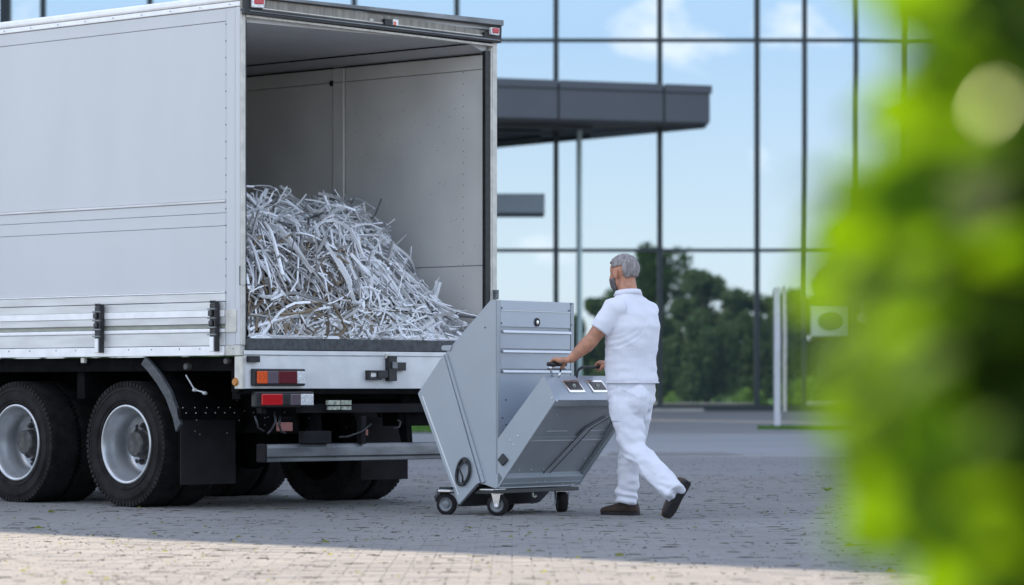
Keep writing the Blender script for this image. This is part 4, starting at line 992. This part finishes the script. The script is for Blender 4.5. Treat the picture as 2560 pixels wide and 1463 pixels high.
# ------------------------------------------------------------------ person
def to_obj(mb_, name, m, voxel, parent, smooth_it=6, disp=None):
    me = mb_.mesh(name + '_raw', m, True); o_ = bpy.data.objects.new(name + '_raw', me); col.objects.link(o_)
    r_ = o_.modifiers.new('r', 'REMESH'); r_.mode = 'VOXEL'; r_.voxel_size = voxel
    s_ = o_.modifiers.new('s', 'SMOOTH'); s_.factor = .5; s_.iterations = smooth_it
    dg = bpy.context.evaluated_depsgraph_get(); dg.update()
    m2 = bpy.data.meshes.new_from_object(o_.evaluated_get(dg)); m2.name = name
    bpy.data.objects.remove(o_); m2.materials.clear(); m2.materials.append(m)
    if disp:
        nn_ = [v.normal.copy() for v in m2.vertices]
        for v, n__ in zip(m2.vertices, nn_): v.co += n__ * disp(v.co)
    m2.shade_smooth()
    o2 = bpy.data.objects.new(name, m2); col.objects.link(o2); o2.parent = parent; return o2
PC = V((.81, 24.42, 0)); MF = V((-.70, .714, 0)).normalized(); MR = V((MF.y, -MF.x, 0))
person = tag(empty('person', (0, 0, 0)), 'grey haired man in white polo shirt and white trousers pushing the cart', 'person')
def J(px, py, r=0.0):
    k = (px - 1280) / FPX; b0 = PC + MR * r
    f = (k * b0.y - b0.x) / (MF.x - k * MF.y); p = b0 + MF * f
    return V((p.x, p.y, HC + (HOR - py) / FPX * p.y))
def loft(mb_, secs, n=28, pw=2.3):           # secs: centre, half width along MR, half depth along MF
    vs = []; fs = []; k = len(secs)
    for (c, a, b_) in secs:
        for j in range(n):
            t_ = 2 * pi * j / n; cx, sy = cos(t_), sin(t_)
            cx = abs(cx) ** (2 / pw) * (1 if cx > 0 else -1); sy = abs(sy) ** (2 / pw) * (1 if sy > 0 else -1)
            vs.append(c + MR * a * cx + MF * b_ * sy)
    for i in range(k - 1):
        for j in range(n): fs.append((i * n + j, i * n + (j + 1) % n, (i + 1) * n + (j + 1) % n, (i + 1) * n + j))
    fs += [tuple(range(n))[::-1], tuple(range((k - 1) * n, k * n))]
    mb_.add(vs, fs)
Xz = V((0, 0, 1))
# shared joints
shL, shR = J(1532, 779, -.185), J(1618, 779, .185)
def cw(t, o_, z): v_ = V((QX, QY, 0)) + cax * t - cay * o_; return V((v_.x, v_.y, z))
wrL = J(1421, 901, -.235) ; 
handL = cw(.135, GO + .01, GZ + .012)
wrL = handL + V((.085, -.03, .018))
elL = J(1478, 852, -.27)
handR = cw(.70, GO + .01, 1.035); wrR = handR + V((.09, -.01, .02)); elR = J(1560, 870, .30)
neckb = J(1570, 730, .0); headc = J(1558, 682, .0)
HF = V((-.74, .66, -.18)).normalized(); HR = V((HF.y, -HF.x, 0)).normalized(); HU = HR.cross(HF).normalized()
hipL, hipR = J(1556, 985, -.09), J(1596, 985, .09)
knL, knR = J(1583, 1122, -.09), J(1577, 1130, .10)
anL, anR = J(1688, 1232, -.09), J(1565, 1258, .09)
body = MB()
body.tube([neckb - Xz * .06, neckb, (neckb + headc) / 2 - HF * .01, headc - HF * .02], [.085, .067, .062, .062], 18)
def he(f, r, u, a, b_, c): body.ell(headc + HF * f + HR * r + HU * u, (HR * a, HF * b_, HU * c), 24, 16)
he(-.012, 0, .022, .084, .106, .096); he(.037, 0, -.055, .067, .066, .070); he(.055, 0, -.085, .035, .038, .032)
he(.085, 0, -.008, .035, .022, .03); he(.075, .035, -.02, .022, .015, .018); he(.075, -.035, -.02, .022, .015, .018)
body.tube([headc + HF * .09 + HU * .012, headc + HF * .118 - HU * .028, headc + HF * .095 - HU * .038], [.010, .015, .014], 8)
for s in (-1, 1): body.ell(headc + HR * (.020 * s) + HF * .094 - HU * .062, (HR * .016, HF * .010, HU * .007), 10, 6)
for s in (-1, 1):
    e0 = headc + HR * (.087 * s) - HF * .002 - HU * .012
    body.ell(e0, (HR * .011, (HF * .8 + HR * .25 * s) * .020, HU * .033), 14, 10)
    body.tube([e0 + HU * .028 - HF * .006, e0 + HU * .024 - HF * .020 + HR * .008 * s, e0 - HF * .020 + HR * .010 * s, e0 - HU * .028 - HF * .006], .006, 6)
# torso under the shirt
tc = [(J(1577, 970), .155, .105), (J(1577, 920), .155, .11), (J(1579, 860), .165, .115), (J(1580, 810), .185, .115), (J(1578, 775), .175, .09), (J(1575, 752), .09, .065)]
loft(body, tc)
def arm(sh, el, wr):
    m1 = sh.lerp(el, .5); m2 = el.lerp(wr, .24) ; m3 = el.lerp(wr, .65)
    body.tube([sh, m1, el - (el - sh) * .12, el, m2, m3, wr], [.060, .056, .049, .050, .053, .039, .029], 18)
arm(shL, elL, wrL); arm(shR, elR, wrR)
def leg(h, k, a): body.tube([h, h.lerp(k, .5), k, k.lerp(a, .35), k.lerp(a, .75), k.lerp(a, .9)], [.085, .07, .052, .055, .04, .035], 16)
leg(hipL, knL, anL); leg(hipR, knR, anR)
def hand(c, wr, tdir=1, rad=.030):
    e1 = -cay; e2 = V((0, 0, 1)); ax = cax            # e1: towards the man
    def pt(th, off, r_=rad): return c + ax * off + (e1 * cos(th) + e2 * sin(th)) * r_
    palm = [wr, pt(R(35), 0, .040), pt(R(70), 0, .036), pt(R(95), 0, .033)]
    for off in (-.030, -.010, .010, .030):
        body.tube([wr + ax * off * .5, pt(R(40), off * .9, .040), pt(R(70), off, .036), pt(R(95), off, .034)], [.022, .019, .016, .013], 10)
    for off, ln in ((-.033, .9), (-.011, 1.0), (.011, .97), (.032, .80)):
        th = [95, 125, 160, 195, 225]
        body.tube([pt(R(90 + (t_ - 90) * ln), off, rad + (.004 if i_ == 0 else 0)) for i_, t_ in enumerate(th)], [.0115, .0105, .0098, .009, .0075], 8)
    body.tube([wr.lerp(pt(R(20), -.03 * tdir), .6), pt(R(0), -.045 * tdir, .032), pt(R(-40), -.046 * tdir, .030), pt(R(-85), -.040 * tdir, .027)], [.016, .0135, .012, .009], 8)
hand(cw(.135, GO, GZ), wrL, -1); hand(cw(.70, GO, 1.022), wrR, 1)
bo = to_obj(body, 'body', M['skin'], .0042, person, 3)
# shirt
sh = MB()
ts = [(J(1580, 956), .194, .150), (J(1578, 930), .188, .142), (J(1577, 895), .190, .136), (J(1580, 855), .203, .139), (J(1582, 815), .216, .136), (J(1580, 785), .212, .118), (J(1577, 765), .172, .095), (J(1573, 748), .125, .082), (J(1572, 737), .088, .074), (J(1571, 729), .074, .068)]
loft(sh, ts, 36, 2.4)
slL = J(1499, 826, -.255); slR = shR.lerp(elR, .55)
sh.tube([J(1556, 772, -.12), shL + Xz * .008, shL.lerp(slL, .45) , slL], [.085, .083, .077, .069], 22)
sh.tube([J(1600, 772, .12), shR + Xz * .008, shR.lerp(slR, .5), slR], [.085, .082, .076, .070], 22)
def shirt_disp(p):
    d = .011 * (.33 - abs(noise.noise(V((p.x * 5 + p.z * 3, p.y * 5, p.z * 7))))) + .004 * noise.noise(p * 6) + .0035 * noise.noise(V((p.x * 9, p.y * 9, p.z * 22)))
    zt_ = p.z
    if zt_ < 1.15: d += .0035 * sin(zt_ * 95 + 3 * noise.noise(p * 7)) * max(0, noise.noise(V((p.x * 5, p.y * 5, zt_ * 3))) + .3)
    q = (p - shL).length
    if .05 < q < .26: d += .004 * sin(q * 150 + 2.5 * noise.noise(p * 9)) * max(0, .3 + noise.noise(p * 5))
    return d
so = to_obj(sh, 'polo_shirt', M['shirt'], .0065, person, 5, shirt_disp)
# seams laid on the cloth
from mathutils.bvhtree import BVHTree
def seam(name, obj_, m, pts, r_=.0022, off=.001):
    bv = BVHTree.FromPolygons([v.co for v in obj_.data.vertices], [p.vertices for p in obj_.data.polygons]); path = []
    for a, b_ in zip(pts[:-1], pts[1:]):
        for k in range(8):
            h_ = bv.find_nearest(a.lerp(b_, k / 8))
            path.append(h_[0] + h_[1] * off)
    return MB().tube(path, r_, 6).build(name, m, obj_, smooth=True)
def on(px, py, d=.25): q = J(px, py, 0); return q + V((0, -d, 0))
seam('side_seam', so, M['shirt'], [on(1541, 850), on(1540, 900), on(1543, 945)])
seam('sleeve_seam', so, M['shirt'], [on(1538, 752, .2), on(1546, 785), on(1541, 815), on(1533, 838)])
seam('yoke_seam', so, M['shirt'], [on(1562, 748, .2), on(1590, 752, .2), on(1625, 768, .2)])
# collar, hem seams and sleeve band
mb = MB()
cpts = []
for k in range(24):
    a = 2 * pi * k / 24; cpts.append(neckb + Xz * (.010 + .012 * cos(a - 4.4)) + MR * .077 * cos(a) + MF * .073 * sin(a))
vs = []; fs = []
for k, p in enumerate(cpts):
    o_ = (p - neckb); o_.z = 0; o_.normalize()
    vs += [p + o_ * .004, p + o_ * .012 - Xz * .002, p + o_ * .024 - Xz * .030, p + o_ * .018 - Xz * .034, p - o_ * .002 - Xz * .03]
for k in range(24):
    for i in range(5): fs.append((5 * k + i, 5 * k + (i + 1) % 5, 5 * ((k + 1) % 24) + (i + 1) % 5, 5 * ((k + 1) % 24) + i))
mb.add(vs, fs).build('collar', M['shirt'], so, smooth=True)
ad_ = (slL - shL).normalized()
def hoop(c, ax, r_, th, n=28):
    u = ax.orthogonal().normalized(); v_ = ax.cross(u)
    return [c + (u * cos(2 * pi * k / n) + v_ * sin(2 * pi * k / n)) * r_ for k in range(n)]
MB().tube(hoop(slL - ad_ * .004, ad_, .0665, .003), .0040, 6, closed=True).build('sleeve_hem', M['shirt'], so, smooth=True)
MB().tube(hoop(slL - ad_ * .024, ad_, .0715, .003), .0015, 6, closed=True).build('sleeve_hem', M['shirt'], so, smooth=True)
hc_ = J(1580, 958)
def sell(c, a_, b_, n=40, pw=2.4):
    r_ = []
    for j in range(n):
        t_ = 2 * pi * j / n; cx, sy = cos(t_), sin(t_)
        r_.append(c + MR * a_ * abs(cx) ** (2 / pw) * (1 if cx > 0 else -1) + MF * b_ * abs(sy) ** (2 / pw) * (1 if sy > 0 else -1))
    return r_
MB().tube(sell(hc_ + Xz * .004, .194, .151), .0055, 6, closed=True).build('bottom_hem', M['shirt'], so, smooth=True)
MB().tube(sell(hc_ + Xz * .030, .194, .151), .0016, 6, closed=True).build('hem_stitch', M['shirt'], so, smooth=True)
# trousers
tr = MB()
loft(tr, [(J(1578, 942), .168, .122), (J(1578, 962), .175, .128), (J(1578, 985), .180, .130), (J(1578, 1005), .178, .126), (J(1577, 1022), .160, .110)], 36, 2.4)
kb = V((0, 0, 0))
tr.tube([hipL + Xz * .02, hipL.lerp(knL, .3), hipL.lerp(knL, .65), knL, knL.lerp(anL, .22), knL.lerp(anL, .5), knL.lerp(anL, .8), anL, anL + (anL - knL).normalized() * .012], [.104, .108, .098, .086, .084, .081, .077, .078, .080], 26)
tr.tube([hipR + Xz * .02, hipR.lerp(knR, .3), hipR.lerp(knR, .65), knR, knR.lerp(anR, .3), knR.lerp(anR, .6), knR.lerp(anR, .88), anR + Xz * .005], [.104, .105, .094, .084, .080, .077, .073, .077], 26)
tr.ell(J(1592, 1004, -.065) , (MR * .095, MF * .095, Xz * .12), 20, 14); tr.ell(J(1598, 1004, .065) , (MR * .095, MF * .095, Xz * .12), 20, 14)
def tr_disp(p):
    d = .020 * (.28 - abs(noise.noise(V((p.x * 7 + p.z * 5, p.y * 7 - p.z * 3, p.z * 9))))) + .006 * noise.noise(V((p.x * 7, p.y * 7, p.z * 9))) + .0045 * noise.noise(V((p.x * 16, p.y * 16, p.z * 26)))
    for (c, rr2, amp, fq) in ((knL, .22, .010, 70), (anL, .17, .010, 95), (anR, .20, .011, 90), (knR, .2, .007, 80), (hipL.lerp(hipR, .5) - Xz * .08, .24, .008, 75)):
        q = (p - c).length
        if q < rr2: d += amp * (1 - q / rr2) * sin(p.z * fq + (p.x - c.x) * 30 + 4 * noise.noise(p * 8))
    return d
to = to_obj(tr, 'trousers', M['trouser'], .0065, person, 16, tr_disp)
seam('back_seam', to, M['trouser'], [on(1607, 962), on(1605, 990), on(1602, 1022), on(1600, 1045)], .0025)
seam('outer_seam', to, M['trouser'], [on(1540, 965), on(1548, 1030), on(1562, 1090), on(1580, 1135), on(1640, 1190)], .0022)
seam('pocket_seam', to, M['trouser'], [on(1521, 1000), on(1530, 985), on(1528, 965)], .0022)
seam('yoke_seam', to, M['trouser'], [on(1552, 975), on(1580, 984), on(1607, 990), on(1630, 982)], .0022)
# pocket flap
def side_patch(px0, py0, px1, py1, r_, th, name, m, par):
    a = J(px0, py0, r_); b_ = J(px1, py0, r_); c = J(px1 + 3, py1, r_); d = J(px0 + 4, py1, r_)
    return MB().prism([a, b_, c, d], -MR * th).build(name, m, par, .003)
side_patch(1528, 1038, 1549, 1053, -.186, .012, 'pocket_flap', M['trouser'], to)
# hair cap and beard
def shell(name, m, c, ax, keep, thick, parent, n=40, k=28, jit=.002):
    mb_ = MB(); vs = []; idx = {}; fs = []
    grid = {}
    for i in range(k + 1):
        for j in range(n):
            p_ = pi * i / k; a_ = 2 * pi * j / n; d = V((sin(p_) * cos(a_), sin(p_) * sin(a_), cos(p_)))
            grid[i, j] = d
    def idx_(i, j):
        key = (i, j % n)
        if key not in idx:
            d = grid[key]; q = c + ax[0] * d.x + ax[1] * d.y + ax[2] * d.z
            idx[key] = len(vs); vs.append(q + (q - c).normalized() * noise.noise(q * 60) * jit * 2)
        return idx[key]
    for i in range(k):
        for j in range(n):
            d = (grid[i, j] + grid[i + 1, (j + 1) % n]).normalized()
            if keep(d): fs.append((idx_(i, j), idx_(i, j + 1), idx_(i + 1, j + 1), idx_(i + 1, j)))
    mb_.add(vs, fs); o_ = mb_.build(name, m, parent, smooth=True)
    s_ = o_.modifiers.new('solid', 'SOLIDIFY'); s_.thickness = thick; s_.offset = -1
    return o_
hc = headc - HF * .012 + HU * .022
shell('hair', M['hair'], hc, (HR * .093, HF * .117, HU * .107), lambda d: (d.z > .50 and d.y < .80) or (d.y < .28 and d.z > -.12 and not (abs(d.x) > .6 and d.z < .18 and d.y > -.42)) or (d.y < -.42 and d.z > -.64), .010, person, 56, 40, .0014)
shell('beard', M['beard'], headc + HF * .036 - HU * .055, (HR * .074, HF * .074, HU * .078), lambda d: d.z < .30 and d.y > -.1 and not (abs(d.x) < .35 and d.z > -.15 and d.y > .8 and False), .006, person, 40, 28, .002)
# shoes
def shoe(toe, heel, up, parent, lab=None):
    ax = (toe - heel); Ls = ax.length; ax.normalize(); up = (up - ax * up.dot(ax)).normalized(); sd = ax.cross(up)
    def ringp(s_, w_, h_, z0): 
        r_ = []
        for j in range(16):
            a = 2 * pi * j / 16; r_.append(heel + ax * s_ * Ls + sd * w_ * cos(a) + up * (z0 + h_ * max(-.55, sin(a)) * 1.0 + h_ * .55))
        return r_
    b_ = MB(); secs = [(.0, .020, .022, .02), (.04, .034, .045, .02), (.15, .040, .058, .02), (.32, .040, .060, .02), (.5, .043, .046, .02), (.68, .049, .034, .02), (.84, .046, .027, .02), (.95, .034, .021, .02), (1.0, .016, .014, .02)]
    vs = []; fs = []
    for q in secs: vs += ringp(*q)
    for i in range(len(secs) - 1):
        for j in range(16): fs.append((i * 16 + j, i * 16 + (j + 1) % 16, (i + 1) * 16 + (j + 1) % 16, (i + 1) * 16 + j))
    fs += [tuple(range(16))[::-1], tuple(range(len(vs) - 16, len(vs)))]
    b_.add(vs, fs); s = b_.build('shoe', M['shoe'], parent, smooth=True)
    so_ = MB(); out_ = []
    for (s_, w_) in ((.0, .022), (.05, .036), (.2, .040), (.4, .036), (.6, .045), (.75, .051), (.88, .045), (.97, .026)): out_.append((s_, w_))
    poly = [heel + ax * a * Ls + sd * w_ for a, w_ in out_] + [heel + ax * a * Ls - sd * w_ for a, w_ in reversed(out_)]
    so_.prism(poly, up * .022).build('sole', M['sole'], s, .004)
fd = V((-.86, .51, 0)).normalized()
shoe(J(1503, 1290, .09) * 1 , J(1503, 1290, .09) - fd * .295, Xz, person)
person_sh = [o_ for o_ in col.objects if o_.name.startswith('shoe')][-1]
fy = J(1503, 1290, .09); dzs = fy.z
person_sh.location = (0, 0, -dzs + .002)
toe = J(1667, 1298, -.10); heel = toe + V((.150, -.02, .252))
sn = V((.62, -.62, -.40))
shoe(toe, heel, -sn, person)

# ------------------------------------------------------------------ blurred hedge close to the lens
def leaf_mesh(m, seed):
    r = random.Random(seed); b_ = MB(); k = 6; vs = []; L_ = 1.0
    for i in range(k + 1):
        t_ = i / k; w_ = .30 * sin(pi * min(1, t_ * .97 + .02)) ** .8; z = -.18 * t_ * t_
        vs += [(-w_, t_, z + .07 * w_ / .3), (0, t_, z - .02), (w_, t_, z + .07 * w_ / .3)]
    fs = []
    for i in range(k):
        for j in range(2): fs.append((3 * i + j, 3 * i + j + 1, 3 * i + 4 + j, 3 * i + 3 + j))
    b_.add(vs, fs); me = b_.mesh('leaf', m, True); return me
hm = [leaf_mesh(M['hedge'], i) for i in range(2)]
hi = leaf_mesh(M['hedge_shade'], 3)
hedge = tag(empty('hedge', (0, 0, 0)), 'large blurred green hedge close to the lens at the right edge', 'hedge')
rh = random.Random(31)
def hedge_left(y):              # left outline of the mass in photo pixels at row y
    pts = [(-400, 2230), (0, 2215), (250, 2270), (420, 2240), (470, 2130), (600, 2095), (800, 2090), (1000, 2085), (1150, 2140), (1300, 2165), (1400, 2270), (1500, 2380), (1900, 2500)]
    for (a, b_) in zip(pts[:-1], pts[1:]):
        if a[0] <= y <= b_[0]: return a[1] + (b_[1] - a[1]) * (y - a[0]) / (b_[0] - a[0])
    return 2300
n_ = 0
while n_ < 290:
    py = rh.uniform(-250, 1650); Y = rh.uniform(2.15, 2.65)
    px = hedge_left(py) + 80 + abs(rh.gauss(0, 1)) * 200
    if px > 2800: continue
    p = at(px, py, Y); s_ = rh.uniform(.045, .075)
    share('leaf', hm[n_ % 2], hedge, p, (rh.uniform(-.9, .9), rh.uniform(-1.2, 1.2), rh.uniform(0, 6.3)), (s_, s_, s_)); n_ += 1
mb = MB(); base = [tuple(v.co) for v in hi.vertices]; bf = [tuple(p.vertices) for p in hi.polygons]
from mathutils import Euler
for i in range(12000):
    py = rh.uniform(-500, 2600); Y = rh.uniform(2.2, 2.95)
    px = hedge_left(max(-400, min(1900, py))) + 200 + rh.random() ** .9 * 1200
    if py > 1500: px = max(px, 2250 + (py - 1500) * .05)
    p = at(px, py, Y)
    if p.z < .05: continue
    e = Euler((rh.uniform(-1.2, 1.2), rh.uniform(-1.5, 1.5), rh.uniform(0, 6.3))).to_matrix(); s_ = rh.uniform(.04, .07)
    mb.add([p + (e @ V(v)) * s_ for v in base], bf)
ml_ = MB()
for i in range(950):
    py = rh.uniform(-300, 1800)
    if noise.noise(V((py * .004, i * .0001, 2))) < -.25 and i % 2: continue; Y = rh.uniform(2.12, 2.6)
    p = at(hedge_left(py) + 70 + abs(rh.gauss(0, 1)) * 210, py, Y)
    e = Euler((rh.uniform(-1.0, 1.0), rh.uniform(-1.3, 1.3), rh.uniform(0, 6.3))).to_matrix(); s_ = rh.uniform(.04, .065)
    ml_.add([p + (e @ V(v)) * s_ for v in base], bf)
me = bpy.data.meshes.new('outer_leaves'); me.from_pydata([tuple(p) for p in ml_.v], [], ml_.f); me.materials.append(M['hedge']); me.shade_smooth()
o = bpy.data.objects.new('outer_leaves', me); col.objects.link(o); o.parent = hedge; o['kind'] = 'stuff'
me = bpy.data.meshes.new('inner_leaves'); me.from_pydata([tuple(p) for p in mb.v], [], mb.f); me.materials.append(M['hedge_shade']); me.shade_smooth()
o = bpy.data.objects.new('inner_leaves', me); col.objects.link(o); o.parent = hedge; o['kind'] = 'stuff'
for i in range(9):
    x = .38 + i * .06; b0 = V((x, 2.5 + .1 * (i % 3), 0))
    MB().tube([b0, b0 + V((.01, -.02, .5)), b0 + V((-.03, .03, 1.0)), b0 + V((-.06, -.02, 1.4))], [.010, .008, .006, .003], 6).build('stem', M['bark'], hedge, smooth=True)
# a wet leaf tip that mirrors the sun towards the lens (the pale out-of-focus disc)
hv = (to_sun + V((-.13, -1, -.08)).normalized()).normalized()
gm = mat('wet_leaf_tip', (.50, .56, .34), .50, 1.0)
q = hv.to_track_quat('Z', 'Y').to_matrix().to_4x4()
gl = MB().ell((0, 0, 0), ((.0026, 0, 0), (0, .0075, 0), (0, 0, .0004)), 16, 8).build('wet_leaf_tip', gm, hedge)
gl.location = at(2480, 262, 2.0); gl.rotation_euler = q.to_euler()

for o in col.objects:
    if o.name.split('.')[0] in ('rivets', 'lining_rivets', 'header_rivets', 'flap_bolts', 'bolts', 'screws', 'flap_screws', 'hand_holes'): o['kind'] = 'stuff'
